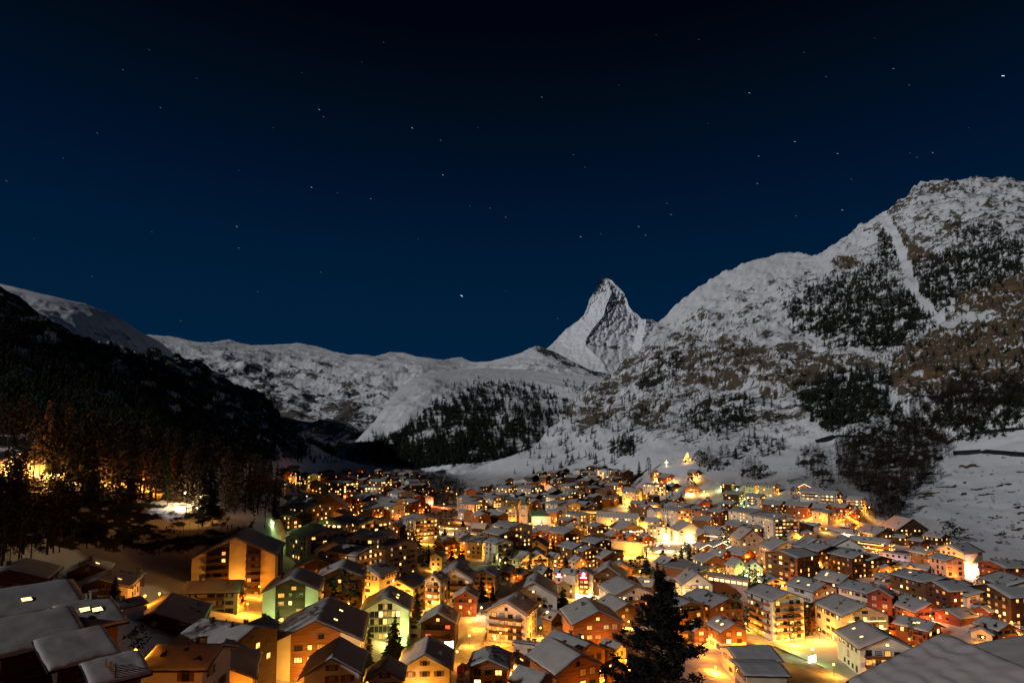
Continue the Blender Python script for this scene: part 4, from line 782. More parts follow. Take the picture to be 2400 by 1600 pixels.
# ---------------------------------------------------------------- the village, house by house
# near corner x, ground y, gable width, side width (+ shown on the right), eave height, gable rise (photo pixels) | style, share of lit windows, lamps | what | where | options
LIST = '''
105 1385 130 28 30 26 L .15 | long chalet with a row of roof pipes | below the wood beside the slope | nobal
250 1372 74 8 36 16 R .0 | windowless red brown chalet | on the slope below the dark wood | blind
312 1372 24 24 20 8 R .4 o1 | small chalet with orange balconies | next to the windowless red brown chalet | bal
298 1412 112 27 36 22 M .05 g4 | green lit white house with timber middle | behind the small spruce | dk
287 1442 24 46 18 9 W .1 | low white cottage with snowy roof | between the green lit house and big brown roof |
462 1510 172 28 44 36 D .06 | broad dark brown house with wide snowy gable roof | in front of the snowy slope |
592 1548 56 62 52 20 L .35 y1 | narrow timber house with lit stair windows | under the fir |
556 1440 14 -122 54 26 O .3 o4o3 | orange lit apartment house with cream middle tower | below the snow slope | bals
643 1396 172 20 82 42 S .14 y4 | tall apartment house with cream towers and dark balcony stripes | standing alone above the village |
743 1475 118 15 90 27 M .35 g3y3 | green lit apartment house with dark timber middle | beside the white snow bank | dk
795 1368 100 9 34 19 M .15 | broad brown chalet with white side bays | below the cream roadside apartment house | dk
849 1432 103 9 68 22 D .1 | dark chalet half hidden by the large cedar | next to the stair window house |
888 1425 52 46 64 18 O .4 y6y3 | brightly lit house with tall stair windows | behind the glass gabled hotel | stair
968 1428 70 38 42 17 O .15 y3 | amber lit plaster house with shuttered windows | beside the stair window house |
1031 1436 34 19 62 14 B .2 | narrow timber apartment house with stacked balconies | behind the dark chalet restaurant |
1107 1414 84 6 48 25 B .2 | dark and white apartment house with a stair tower | beside the two dark spruces |
1160 1398 55 14 40 12 W .1 | plain white gabled house | right behind the pair of spruces |
1116 1445 50 5 38 14 R .5 o1 | small red brown chalet with glowing red windows | above the bright street | redw
958 1514 108 7 82 29 G .6 g2y5 | glass gabled hotel under yellow green light | between the two tall spruces | glass s!
842 1606 194 17 104 46 M .35 y5y4 | five storey apartment house with broad timber facade | between white side walls at the village edge | s!
757 1555 60 20 58 22 L .1 | back wing with long snowy roof | attached behind the broad timber facade | blind
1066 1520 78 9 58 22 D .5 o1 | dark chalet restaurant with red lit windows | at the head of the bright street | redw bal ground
988 1500 2 -38 34 0 W .3 y2 | low flat roofed annexe | leaning on the dark chalet restaurant | flat
1053 1650 112 4 82 32 N .0 y3 | cream house with two stepped snowy roofs | at the bottom of the street |
1187 1640 84 9 72 17 L .25 | brown and white chalet with a lit double window | below the snowy square | nobal
840 1690 120 12 110 36 W .0 | snowy gable roof | just below the broad timber facade | bare
938 1690 72 6 96 22 W .0 | small snowy roof tip | beside the cream stepped house | bare
1232 1506 90 31 64 24 B .45 o2y2 | timber and white apartment house with lit balconies | above the snowy square |
708 1242 46 -49 43 23 M .5 o1 | pale hotel block with dark middle stripe | above the curved snowy drive | dk
809 1232 78 6 38 30 T .5 y2 | big brown gabled hotel with glowing upper windows | behind the pale hotel block | nobal
712 1188 6 -46 16 12 W .2 g2 | roof with icicle lights along the eave | behind the big brown gabled hotel | eave
812 1253 50 16 38 11 W .2 y1 | white house with a tall bright stair strip | in front of the big brown gabled hotel | stair
740 1314 66 10 48 14 M .35 | cream and dark apartment house with bright balconies | behind the pair of stepped roofs | dk bal
826 1345 83 11 48 20 W .2 | white apartment house with small square windows | standing across the slope from the tall block |
855 1328 62 34 52 17 T .35 y1 | pair of stepped roofs over timber gables | beside the yellow washed house | bal
901 1302 32 30 36 15 O .4 y5 | yellow washed house with open balconies | above the low snowy garage | bals
960 1296 6 -34 13 8 O .3 y2 | low garage with pinkish snow roof | next to the yellow washed house |
892 1334 35 29 23 10 L .3 | small white and brown house with one large lit window | below the yellow washed house | nobal
948 1336 30 24 18 9 D .4 | dark chalet with solar panels on its roof | beside the small white and brown house | s!
972 1320 26 22 16 10 D .25 | second dark chalet behind solar panels | above the grey parking terrace |
1035 1340 27 10 30 8 W .1 | white house with one sloping roof | at the end of the grey terrace |
1095 1354 44 5 24 11 D .15 | low dark gabled barn | below the ochre lamp house |
1039 1301 28 -18 26 10 T .3 o3 | orange glowing chalet with a lit roof | at the foot of the bright hotel terrace | bal
1130 1310 22 -58 34 9 N .5 y6 | ochre house with a dazzling wall lamp | above the dark gabled barn |
1088 1279 18 -25 17 9 O .3 y2 | cream house with yellow roof edge | behind the ochre lamp house |
1135 1278 25 5 13 8 D .3 | small dark gable | behind the ochre lamp house and a bush |
1133 1248 14 -30 9 9 D .1 | wide grey roof of the old barn | above the orange round gable |
1182 1241 21 12 12 8 N .2 | pale gabled house with stepped entrance | below the church tower |
1200 1260 18 6 16 6 O .2 o3 | orange round gabled house | above the flat snowy roof |
1186 1266 4 -30 16 0 O .2 o3 | flat snow roofed house washed in orange | below the orange round gabled house | flat
1168 1282 15 -26 17 9 O .2 o2 | orange side lit house | left of the long ochre apartment house |
1203 1279 40 -9 25 9 O .3 o5 | ochre apartment house glowing orange | above the dark gable with lit windows |
1246 1277 28 -10 21 8 T .4 o3 | orange balcony house | next to the ochre apartment house | bal
1283 1259 20 -36 13 8 T .2 o2 | wide snowy roof with cream corner | behind the orange balcony house |
1305 1282 35 3 19 10 D .3 o1 | tall dark gable with three lit windows | beside the orange balcony house |
1337 1274 29 -13 31 10 O .35 o4y2 | amber apartment house with rows of dark balconies | behind the three black spruces | bal
1240 1294 31 20 16 9 D .4 | dark gable with four yellow windows | in front of the ochre apartment house |
1283 1302 50 4 19 14 W .1 | white broad gabled house | before the black spruces |
1272 1318 42 4 16 11 R .1 | brown broad roof | in front of the white broad gabled house |
1220 1337 38 -41 20 16 B .35 y2 | white balcony house with a wide snowy roof | behind the low cluster of brown roofs |
1247 1337 37 -8 24 12 B .4 y2 | joined white balcony wing | to the side of the white balcony house |
1297 1340 26 -21 24 12 B .7 y1 | white tower house with a bright stair window column | beside the joined balcony wing | stair
1350 1347 23 -21 25 10 O .2 o3 | orange walled house with plain snowy roof | above the red sign hotel |
1355 1314 45 4 19 11 O .3 y1 | ochre gabled villa | below the black spruces |
1364 1307 56 -5 18 12 W .3 y2 | long white building with brown door | beside the glowing hall |
1410 1337 49 -29 24 14 T .45 o1 | timber hotel with warm rows of windows | above the round window chalet | bal
1433 1352 47 -3 17 12 T .4 o3 | round window chalet | beside the reddish bare tree |
1272 1380 22 -29 31 12 D .2 | brown house with a broad pinkish roof | beside the red sign hotel |
1225 1367 18 -22 18 9 T .4 | small timber house with two yellow windows | next to the broad pinkish roof |
1196 1362 14 -26 18 9 L .3 | low chalet with wide roof | beside the small timber house |
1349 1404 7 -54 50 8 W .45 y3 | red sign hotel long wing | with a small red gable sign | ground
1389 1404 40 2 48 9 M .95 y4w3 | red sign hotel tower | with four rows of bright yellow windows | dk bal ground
1468 1397 84 4 33 27 D .2 | large black timber gable | next to the hotel tower |
1305 1428 108 4 26 30 W .3 y1 | white house with a long slanting roof | in front of the hotel garden spruce | nobal
1490 1386 14 -35 14 12 D .2 | dark roof with a pale square chimney | beyond the large black timber gable |
1526 1390 15 -37 14 12 D .2 | twin dark roof with lit skylight | beside the pale square chimney | s!
1437 1428 94 -37 27 22 B .5 o1 | apartment house under roof solar panels | behind the large pine |
1600 1413 66 -17 37 26 G .6 w3y3 | chalet hotel with a lit shield on its gable | before the sports hall | bal
1640 1360 46 -104 16 0 T .1 | sports hall with broad flat snowy roof | behind the shield hotel | flat blind
1754 1394 6 -98 30 0 P .0 y1 | tennis hall with a glowing window band | below the sports hall | flat blind
1650 1342 48 -29 21 14 L .3 y1 | dark gabled chalet with white corner | above the sports hall |
1558 1337 32 -23 13 13 R .15 | brown house with sloping snowy roof | beside the tall dark trees |
1640 1338 4 -78 9 0 T .3 | long low flat roofed building | between brown house and sports hall | flat
1722 1354 28 -21 23 14 O .5 g2y2 | greenish lit house with two small gables | behind the street of white lamps |
1752 1358 33 -4 25 14 W .5 w3g1 | white lit house with glass balconies | beside the greenish lit house | bal
1690 1320 22 -33 15 12 R .3 o1 | brown roof with a bright doorway | below the three lit gables |
1740 1320 26 -36 16 13 R .2 o1 | second brown roof | beside the bright doorway |
1640 1301 34 -20 14 9 T .6 o1 | first chalet with white lights along its gable | in the row of three | eave
1672 1299 38 -15 16 10 T .6 o1 | middle chalet with white lights along its gable | in the row of three | eave
1704 1299 34 -4 14 9 T .6 o1 | last chalet with white lights along its gable | in the row of three | eave
1736 1316 50 -22 46 22 O .3 o6 | tall apartment house washed in deep orange | with a dark left roof slope |
1811 1327 60 -32 34 18 O .3 y4o3 | cream apartment house with chimney tower | lit yellow on its long side |
1876 1321 70 -14 32 22 B .35 y3y1 | white apartment house with curved balconies | between the two tall chimneys |
1950 1320 66 -9 33 21 B .4 y3 | second white apartment house with curved balconies | beside the dazzling shop terrace |
2082 1303 10 -86 25 8 T .8 o5o4 | chalet hotel with four golden gables | above the dazzling shop terrace | bals rows2 gold
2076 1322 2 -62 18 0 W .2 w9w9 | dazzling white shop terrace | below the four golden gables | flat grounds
2135 1337 5 -60 30 0 P .3 o4v1 | pink flat roofed house | beside the dazzling shop terrace | flat
2170 1332 30 -36 29 9 T .6 o6 | orange lit timber hotel with deep eaves | behind the pink flat roofed house | bals
2219 1364 33 -34 43 8 P .0 o2 | narrow pink tower house with a grid of dark windows | above the car park | nobal
2214 1356 3 -36 24 0 C .1 o1 | grey annexe with small flat roof | leaning on the pink tower house | flat
2262 1350 56 38 46 15 O .1 y8y4 | yellow floodlit lift station with a square roof tower | above the orange yard | blind
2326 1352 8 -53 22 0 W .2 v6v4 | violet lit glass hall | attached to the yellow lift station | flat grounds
2354 1332 3 -26 15 0 P .0 v2 | pink lit box on the hall roof | above the violet lit glass hall | flat blind
2375 1354 20 -53 13 9 D .2 | dark low roof in front of violet hall | beside the car park |
2386 1422 30 -69 40 14 O .35 y4y3 | yellow apartment house with a broad snowy roof | above the lit fir |
2295 1400 10 -82 11 9 D .4 | long snowy roof with two lit skylights | below the car park | s!
2280 1427 30 -82 17 14 D .1 r1 | wide dark chalet roof with red windows | before the lit fir | redw
2145 1458 60 -56 21 18 T .1 r2o2 | red orange chalet with pale dormer | in the near cluster of chalets |
2250 1468 46 36 17 12 R .2 r2o1 | red gabled chalet pair | beside the red orange chalet |
2318 1452 26 14 15 9 R .2 r1 | tiny red gable | behind the lit fir plaza |
2042 1442 43 -72 42 12 W .1 | white and brown house with melted roof patches | beside the thin bare trees | 
2092 1448 48 3 42 14 R .15 r1 | reddish brown gable wall | joined to the melted roof house | nobal
1906 1432 50 -61 39 16 W .2 | white house with brown corner and two skylights | below the orange yard | s!
1965 1392 40 -53 21 16 D .2 o1 | dark house with four skylights | above the white brown cornered house | s!
1812 1502 67 -59 80 15 B .25 y4y2 | seven storey white apartment house | standing above the greenish road | bals
1900 1480 21 -21 42 10 R .2 | slim red brown house | tucked behind the seven storey block |
1976 1514 92 -64 60 22 O .6 y5y4 | golden hotel hung with rows of lights | above the curved snowy garden | rows gold bal
2018 1585 108 -53 64 27 B .4 y1 | white balcony house with two lit skylights | next to the near snowy roof | s!
2175 1514 26 -68 30 14 R .4 r1o1 | red balcony chalet with a round lit skylight | beside the near snowy roof | bals s!
2076 1492 41 -11 23 10 R .3 o2 | orange chalet behind the golden hotel | with a flat snow terrace |
2340 1503 33 -46 23 13 D .2 o1 | dark chalet above the orange lane | next to the glowing terrace |
2326 1505 38 3 15 11 N .3 y1 | little yellow gabled house | in front of the dark lane chalet |
2410 1535 20 -30 22 12 D .1 | dark roof at the edge | beside the orange lane |
1735 1600 40 92 48 15 N .0 o4 | big barn like hall with stepped snow roofs | beside the greenish road | blind bare
1752 1640 28 92 56 6 N .0 | lower annexe of the stepped hall | in front of the big barn | blind bare
1692 1528 53 -33 47 16 L .35 o4 | orange walled house with two glowing skylights | beside the large pine | s! nobal
1605 1467 26 -26 23 11 O .3 y4 | small amber house | peeping out behind the large pine |
1628 1505 30 -16 26 10 T .3 o3 | orange lit chalet | mostly hidden by the large pine |
1344 1528 113 -29 64 27 T .3 o2o1 | large timber apartment house with tall dark windows | above the long double roof | nobal
1293 1495 23 -24 42 11 D .1 | dark narrow barn | behind the large timber apartment house |
1430 1470 77 -42 26 22 D .3 y2 | black gabled house with yellow lit end | left behind the large pine |
1438 1562 29 -36 32 14 O .1 o4 | orange house with a plain snowy roof | leaning towards the large pine |
1337 1600 82 -82 54 23 T .1 o1 | long double roofed timber house | at the foot of the timber apartments |
1424 1625 46 -8 44 14 T .2 o1 | timber gable with a single pale window | beside the large pine foot |
1303 1660 104 -70 80 30 T .2 o1 | near chalet with chimneys and roof windows | at the bottom edge of the village | s! bare
1238 1610 58 4 38 17 O .3 o4 | orange gabled house with lit upper window | above the near chalet |
1255 1700 40 -60 86 18 L .2 | near snowy roof corner | below the orange gabled house | bare
1262 1542 3 -64 28 0 W .1 o5 | low white flat house flooded with orange light | below the timber balconies | flat
1507 1304 2 -108 27 0 O .6 y9y9y8 | long flat hall flooded with golden light | below the brown timber row | flat blind
1462 1308 2 -44 14 0 W .4 y6 | small white flat box | before the golden flooded hall | flat
1453 1264 58 -28 19 16 T .5 w6w5 | chalet hotel with bands of white light | beside the dazzling square | rows
1470 1276 26 -14 15 8 R .3 o3 | brown timber row house | over the golden flooded hall |
1432 1274 28 -18 16 9 T .4 o2 | first brown timber chalet | over the golden flooded hall |
1506 1274 26 -12 11 8 R .3 o3 | last brown timber chalet | over the golden flooded hall |
1590 1270 55 -20 23 18 N .5 w7w6 | gabled bank house with a dazzling white side | beside the bright square | nobal
1570 1270 2 -55 29 0 O .8 y7w6 | pale flat hotel front facing the bright square | between the two great gables | flat
1635 1273 32 -6 14 9 D .4 o2 | dark chalet beside the square | below the wide grey roofs |
1680 1262 18 -36 14 9 W .4 y1 | wide grey roof with pale gable | behind the first lit gable |
1690 1270 6 -60 16 6 C .3 w4 | pale long building under white light | behind the middle lit gable | rows2
1492 1242 8 -106 23 10 O .75 y4y4y3 | long white grand hotel with green roof dormers | in the middle of the village |
1543 1238 6 -55 13 8 C .4 y1 | dark mansard roof | beside the long white grand hotel |
1412 1222 3 -62 20 0 O .8 y6y5 | golden flat roofed hotel wing | behind the long white grand hotel | flat rows2 gold
1490 1184 15 -34 27 9 O .7 y5y4 | yellow lit apartment house on the rocky terrace | above the grand hotel |
1445 1161 16 -30 20 6 T .7 o5 | orange hotel beside the lit star tree | on the hillside |
1545 1159 30 -10 14 9 D .3 | black chalet on the hillside | beside the yellow terrace house |
1575 1152 20 -14 11 7 D .3 | smaller black chalet | next to the bright glass chalet |
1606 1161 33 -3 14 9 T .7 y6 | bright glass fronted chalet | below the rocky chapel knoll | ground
1560 1134 26 -20 13 8 R .4 r2y1 | red lit chalet cluster roof | below the cross |
1531 1128 14 -8 18 6 T .6 y4 | tall yellow lit chalet | at the edge of the rocky knoll |
1628 1119 16 -18 10 7 D .6 | small dark chalet with lit rows | under the rocky chapel knoll |
1603 1230 32 -4 20 14 O .4 o6 | orange house with a steep pyramid roof | behind the dazzling square | hip
1576 1206 20 -18 16 8 O .5 y5o3 | yellow glowing house | by the bright stairway |
1640 1200 22 -12 18 9 R .4 o4 | tall red brown chalet | between the pyramid roof and the snow field |
1585 1184 18 -14 12 7 R .4 | brown chalet with a small gable | above the yellow glowing house |
1714 1153 8 -24 16 5 D .4 g2 | dark chalet beside the green light | high on the hillside |
1770 1163 12 -32 22 5 N .5 o3 | hillside apartment house with an amber corner | high above the village |
1812 1164 14 -34 22 5 N .5 | grey hillside apartment house | beside the amber cornered block |
1732 1177 14 -38 16 5 D .6 g2 | dark apartment house over the green lit lawn | on the hillside |
1780 1190 14 -34 22 6 W .8 y1 | white apartment house with three lit balcony rows | over the green lit lawn | bals
1716 1202 16 -26 18 6 D .5 g1 | dark balcony house | left of the green lit lawn |
1755 1236 14 -46 26 6 C .5 y2 | wide apartment house with a yellow tower | below the green lit lawn | bals
1808 1241 34 -10 24 9 D .6 b1 | black gabled apartment house with scattered windows | beside the wide apartment house |
1845 1234 22 -24 15 8 R .5 o2 | red gabled house | next to the black gabled apartment house |
1828 1209 14 -42 22 8 T .6 o2 | apartment house with timber balconies | below the grey hillside block | bals
1893 1214 12 -50 24 7 T .7 o5 | long apartment house with bright balconies | above the orange street corner | bals
1932 1216 16 -34 22 9 D .6 o4 | dark apartment house with a melted roof | above the orange street corner | bals
1922 1173 10 -46 18 6 B .9 w1 | topmost apartment house with four lit rows | under the wooded slope | bals
1958 1184 14 -36 20 8 B .9 | dark apartment house with pale balconies | next to the topmost apartment house | bals
2016 1200 12 -30 24 7 B .8 y3 | last apartment house before the snow field | with a lamp on its corner | bals
1980 1209 14 -34 18 7 R .7 o2 | brown apartment house | between the dark block and snow field | bals
2000 1217 14 -22 16 6 R .6 o3 | little red brown house by the orange lamp | below the last apartment house |
1872 1151 22 -6 10 6 T .6 y3 | cabin with lights along its roof | alone on the rocky knoll | eave
1920 1247 4 -110 13 5 N .3 y2 | long train shed with snowy roof | below the orange street corner | blind
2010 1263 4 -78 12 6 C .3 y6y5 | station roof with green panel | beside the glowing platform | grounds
1990 1246 16 -38 9 7 R .2 o2 | snowy roof beside the sledging field | next to the station |
1885 1262 26 -8 9 7 T .5 o2 | small brown gable behind the station | among grey roofs |
1850 1266 22 -20 11 8 O .5 y3 | pale gabled house with two lamps | among grey roofs |
2105 1264 58 -36 20 24 D .4 | big black chalet with a huge snowy roof | at the edge of the snow meadow |
2052 1272 43 -46 16 14 D .3 y1 | dark apartment chalet with lit corner | below the big black chalet |
2118 1280 12 -24 16 5 D .5 | first dark chalet on the meadow edge | below the huge snowy roof |
2160 1290 16 -26 18 5 D .4 | second dark chalet on the meadow edge | with a white side wall |
2204 1282 16 -34 18 8 D .6 | last dark chalet on the meadow edge | beside the round dark copse |
1893 1330 4 -82 13 6 D .1 | long dark timber barn | in front of the curved balconies | blind
1876 1360 4 -78 20 0 C .15 | low glass fronted school hall | below the long dark timber barn | flat
1797 1390 43 -16 21 10 O .2 o6 | orange chalet with a red brown side | at the bright street lamp |
1930 1362 20 -36 14 8 T .4 o4 | timber house with orange lower storey | beside the low glass fronted hall |
2002 1341 30 -8 9 9 O .1 o2 | pale gable | below the second curved balcony house |
2072 1342 8 -84 10 6 R .2 o1 | long low chalet row | in front of the dazzling terrace |
2068 1354 20 -14 20 7 T .5 y5 | timber house with a glowing post | beside the long low chalet row |
2118 1346 18 -28 14 9 W .1 | white gable with grey roof | below the pink flat roofed house |
2172 1352 12 -44 14 9 D .1 | dark steep roof | beside the dazzling yellow yard |
2110 1378 20 -56 14 8 D .4 | dark chalet roof with strings of little windows | below the white gable |
2165 1393 73 4 21 13 D .25 | wide dark chalet with white lower floor | behind the two black firs |
2072 1386 30 -20 12 8 R .3 r2 | dark house with a red sign | beside the strings of little windows | redw
'''
for ln in LIST.strip().split('\n'):
    a_, ph, de, op = [x.strip() for x in ln.split('|')]; q = a_.split()
    gl = q[8] if len(q) > 8 else ''
    if not gl and float(q[0]) > 660 and float(q[7]) > 0 and float(q[1]) < 1600: gl = ('*o1', '*y1', '*o2', '*y2')[int(float(q[0])) % 4]     # wall lamp added to warm house fronts that have none listed
    house(*[float(v) for v in q[:6]], q[6], float(q[7]), gl, ph, de, op)
# the roofs right below the camera
eave_house(208, 1494, 80, (-.8, .6), 16, 8.0, 20, 16, 'D', 0, '', 'near brown house with thick pinkish snow', 'on its plain roof', 'bare')
eave_house(205, 1415, 105, (-.8, .6), 26, 9.0, 20, 14, 'W', .1, '', 'wide roofed house with a great bare patch', 'and one lit roof window', 's!')
eave_house(298, 1455, 92, (-.8, .6), 7.6, 7.5, 20, 12, 'L', 0, 'o1', 'house with a bright skylight and solar panels', 'on its smooth roof', 's!')
eave_house(282, 1530, 78, (-.8, .6), 7.5, 7.0, 18, 12, 'D', 0, '', 'low wing with smooth grey snow roof', 'below the bright skylight house', 'bare')
eave_house(357, 1575, 75, (-.75, .65), 6.5, 5.0, 18, 9, 'T', 0, 'o1', 'small brick red house with slatted balcony', 'below the low wing', 'bare')
house(523, 1600, 120, -120, 70, 30, 'D', .05, '', 'dark house under a smoking chimney pair', 'among the near snowy roofs')
house(590, 1650, 150, 12, 62, 40, 'O', .1, 'o2', 'orange lit chalet with shingle roof', 'showing through melted snow', 'bare')
house(470, 1700, 60, -130, 128, 24, 'W', 0, '', 'near snowy roof with dark chimney', 'below the shingle roofed chalet', '')
# the snow roof just below on the other side
C0 = at(2215, 1485, 60); H0 = 18
build_house(Vector((C0.x + .05, C0.y - 5.2, C0.z - .5 - H0 - 4.3)), math.pi, 18.0, 9.4, H0, 4.3, 1, 'D', 0, '', 'close house with rippled pinkish snow', 'covering its roof', 'bare ripple')
C1 = at(2330, 1512, 66)
build_house(Vector((C1.x + 6.5, C1.y - 2.0, C1.z - 20)), math.radians(150), 12.0, 16.0, 17, 2.4, 1, 'D', 0, '', 'shadowed house with a snowy roof strip', 'beside the rippled snow roof', 'bare')
# ---------------------------------------------------------------- landmarks
def church():
    P = gpt(1229, 1224); m = P.y / F; w = 19 * m / 2; H = 37 * m
    o = bpy.data.objects.new('church', None); COL.objects.link(o); o.location = P; o.rotation_euler = (0, 0, -.35)
    tag(o, 'floodlit church with a square clock tower and green spire', 'church')
    t = link('tower', boxmesh('tower', [(-w, w, -w, w, -8, H)], m_cream), o)
    link('belfry', boxmesh('belfry', [(-w * 1.06, w * 1.06, -w * 1.06, w * 1.06, H + .003, H + 1.6)], m_cream), t)
    V = [(-w * 1.1, -w * 1.1, H + 1.6), (w * 1.1, -w * 1.1, H + 1.6), (w * 1.1, w * 1.1, H + 1.6), (-w * 1.1, w * 1.1, H + 1.6)]
    V += [(x * .42, y * .42, H + 6) for x, y, z in V[:4]] + [(0, 0, H + 27 * m)]
    link('spire', mesh('spire', V, [(0, 1, 5, 4), (1, 2, 6, 5), (2, 3, 7, 6), (3, 0, 4, 7), (4, 5, 8), (5, 6, 8), (6, 7, 8), (7, 4, 8), (3, 2, 1, 0)], [m_copper]), t)
    for rot in (0, math.pi / 2):
        V = [(1.5 * math.cos(a * .5236), -w - .05, H - 4 + 1.5 * math.sin(a * .5236)) for a in range(12)]; c = link('clock_face', mesh('clock_face', V, [tuple(range(12))], [m_white]), t); c.rotation_euler = (0, 0, rot)
        h = link('clock_hands', boxmesh('clock_hands', [(-.1, .1, -w - .12, -w - .07, H - 4, H - 2.8), (.101, .9, -w - .12, -w - .07, H - 4.1, H - 3.9)], m_metal), c)
        for z in (H - 1.2, H * .45):
            for x in (-1.2, 1.2): wn_ = link('window', WIN['dark', 0], t, Vector((x, -w - .03, z)) if rot == 0 else Vector((w + .03, x, z))); wn_.scale = (1, 1, 2.0); wn_.rotation_euler = (0, 0, rot)
    V, Fc = [], []; prism(V, Fc, [(-6, -6), (6, -6), (6, 8), (0, 12.5), (-6, 8)], 0, 26); n = link('nave', mesh('nave', V, Fc, [m_white]), o, (w + 3, 2, 0)); n.rotation_euler = (0, 0, -1.25)
    V, Fc = [], []; prism(V, Fc, [(-6.7, 7.6), (0, 12.65), (6.7, 7.6), (6.7, 7.95), (0, 13.0), (-6.7, 7.95)], -.6, 26.6); link('nave_roof', mesh('nave_roof', V, Fc, [m_copper]), n)
    for k_ in range(5): w_ = link('window', WIN['lit', 2], n, (-6.04, 3 + k_ * 5, 4)); w_.scale = (1.5, 1, 4); w_.rotation_euler = (0, 0, -math.pi / 2)
    FOOT.append((P.x, P.y, w + 12, w + 6, 1, 0)); HOUSES.append((P, 'church', o, P.y))
    for px, py, c, pw in ((1222, 1233, 'y', 5200), (1242, 1234, 'y', 4200), (1262, 1228, 'w', 6000), (1210, 1224, 'y', 2500)):
        q = gpt(px, py); lamp(q, c, pw, {1222: 'yellow floodlight at the foot of the clock tower', 1242: 'yellow floodlight between the tower and nave', 1262: 'white floodlight before the church nave', 1210: 'yellow floodlight beside the church tower'}[px], 3.0, 'floodlights at the church', 'floodlight')
church()
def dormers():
    """dormers with their green light put into the colour, and the window rows of the grand hotel"""
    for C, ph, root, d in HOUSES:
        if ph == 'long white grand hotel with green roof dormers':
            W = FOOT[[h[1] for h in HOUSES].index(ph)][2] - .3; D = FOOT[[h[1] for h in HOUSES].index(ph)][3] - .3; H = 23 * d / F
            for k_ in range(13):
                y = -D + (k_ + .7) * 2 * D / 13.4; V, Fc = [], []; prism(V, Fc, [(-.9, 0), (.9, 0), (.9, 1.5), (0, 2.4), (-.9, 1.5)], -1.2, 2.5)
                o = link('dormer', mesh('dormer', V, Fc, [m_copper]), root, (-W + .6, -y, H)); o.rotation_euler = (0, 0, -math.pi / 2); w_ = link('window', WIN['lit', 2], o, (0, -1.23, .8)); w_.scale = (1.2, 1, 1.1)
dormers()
def sign(root, x, y, z, sx, sz, rot=0):
    """red board with a pale emblem above a bar of unreadable lettering"""
    b = link('sign_board', boxmesh('sign_board', [(-sx, sx, -.12, 0, -sz, sz)], e_sign), root, (x, y, z)); b.rotation_euler = (0, 0, rot)
    V, Fc = [], []; box(V, Fc, -sx * .85, sx * .85, -.22, -.125, -sz * .55, -sz * .25)
    for a, b_, c, d in ((-.4, -.1, .0, .3), (-.05, .4, .05, .3), (-.35, .1, .35, .7), (.15, .45, .4, .75), (-.15, .15, .78, .95)): box(V, Fc, a * sx, b_ * sx, -.22, -.125, c * sz, d * sz)
    link('sign_emblem', mesh('sign_emblem', V, Fc, [e_signw]), b)
def by_phrase(s): return next(h for h in HOUSES if h[1] == s)
C_, p_, rt, d_ = by_phrase('red sign hotel tower'); f_ = FOOT[[h[1] for h in HOUSES].index(p_)]; sign(rt, 0, -f_[3] + .3 - 1.7, 48 * d_ / F * 1.14 - .6, 2.2, 2.2)
C_, p_, rt, d_ = by_phrase('red sign hotel long wing'); f_ = FOOT[[h[1] for h in HOUSES].index(p_)]; sign(rt, -f_[2] + .3 - .15, f_[3] * .55, 50 * d_ / F * 1.14 - 1.9, 2.4, 1.7, -math.pi / 2)
def hearts():
    C, p, rt, d = by_phrase('chalet hotel with a lit shield on its gable'); f = FOOT[[h[1] for h in HOUSES].index(p)]
    V = [(-1.4, 0, 1.8), (1.4, 0, 1.8), (1.4, 0, -.6), (0, 0, -2.2), (-1.4, 0, -.6)]; V2 = [(x * .8, -.06, z * .8) for x, y, z in V]; V3 = [(x * .9, -.03, z * .9) for x, y, z in V]
    s = link('shield', mesh('shield', V, [(0, 4, 3, 2, 1)], [e_white]), rt, (f[2] * .15, -f[3] + .3 - .5, 22 * d / F)); q = []
    Vb, Fb = [], []; 
    for a in ((-.7, -.5, -.1, -.05, .2, 1.1), (-.5, -.1, -.1, -.05, .9, 1.1), (.2, .4, -.1, -.05, .2, 1.1), (.4, .8, -.1, -.05, .5, .7), (-.6, .6, -.1, -.05, -.3, -.1), (-.4, .4, -.1, -.05, -.9, -.7)): box(Vb, Fb, *a)
    link('shield_emblem', mesh('shield_emblem', Vb, Fb, [m_metal]), s)
hearts()
def tennis_band():
    C, p, rt, d = by_phrase('tennis hall with a glowing window band'); f = FOOT[[h[1] for h in HOUSES].index(p)]; W, D = f[2] - .3, f[3] - .3; H = 30 * d / F
    for k_ in range(7):
        y = -D + (k_ + .5) * 2 * D / 7; o = link('window', WIN['lit', 2], rt, (-W - .03, y, H - 1.6)); o.scale = (2 * D / 7 * .8, 1, 1.6); o.rotation_euler = (0, 0, -math.pi / 2)
        V, Fc = [], []; box(V, Fc, -.12, .0, -D / 7 + .1, D / 7 - .1, 0, H - 2.8); link('wall_panel', mesh('wall_panel', V, Fc, [m_pink]), rt, (-W - .02, y, .1))
tennis_band()
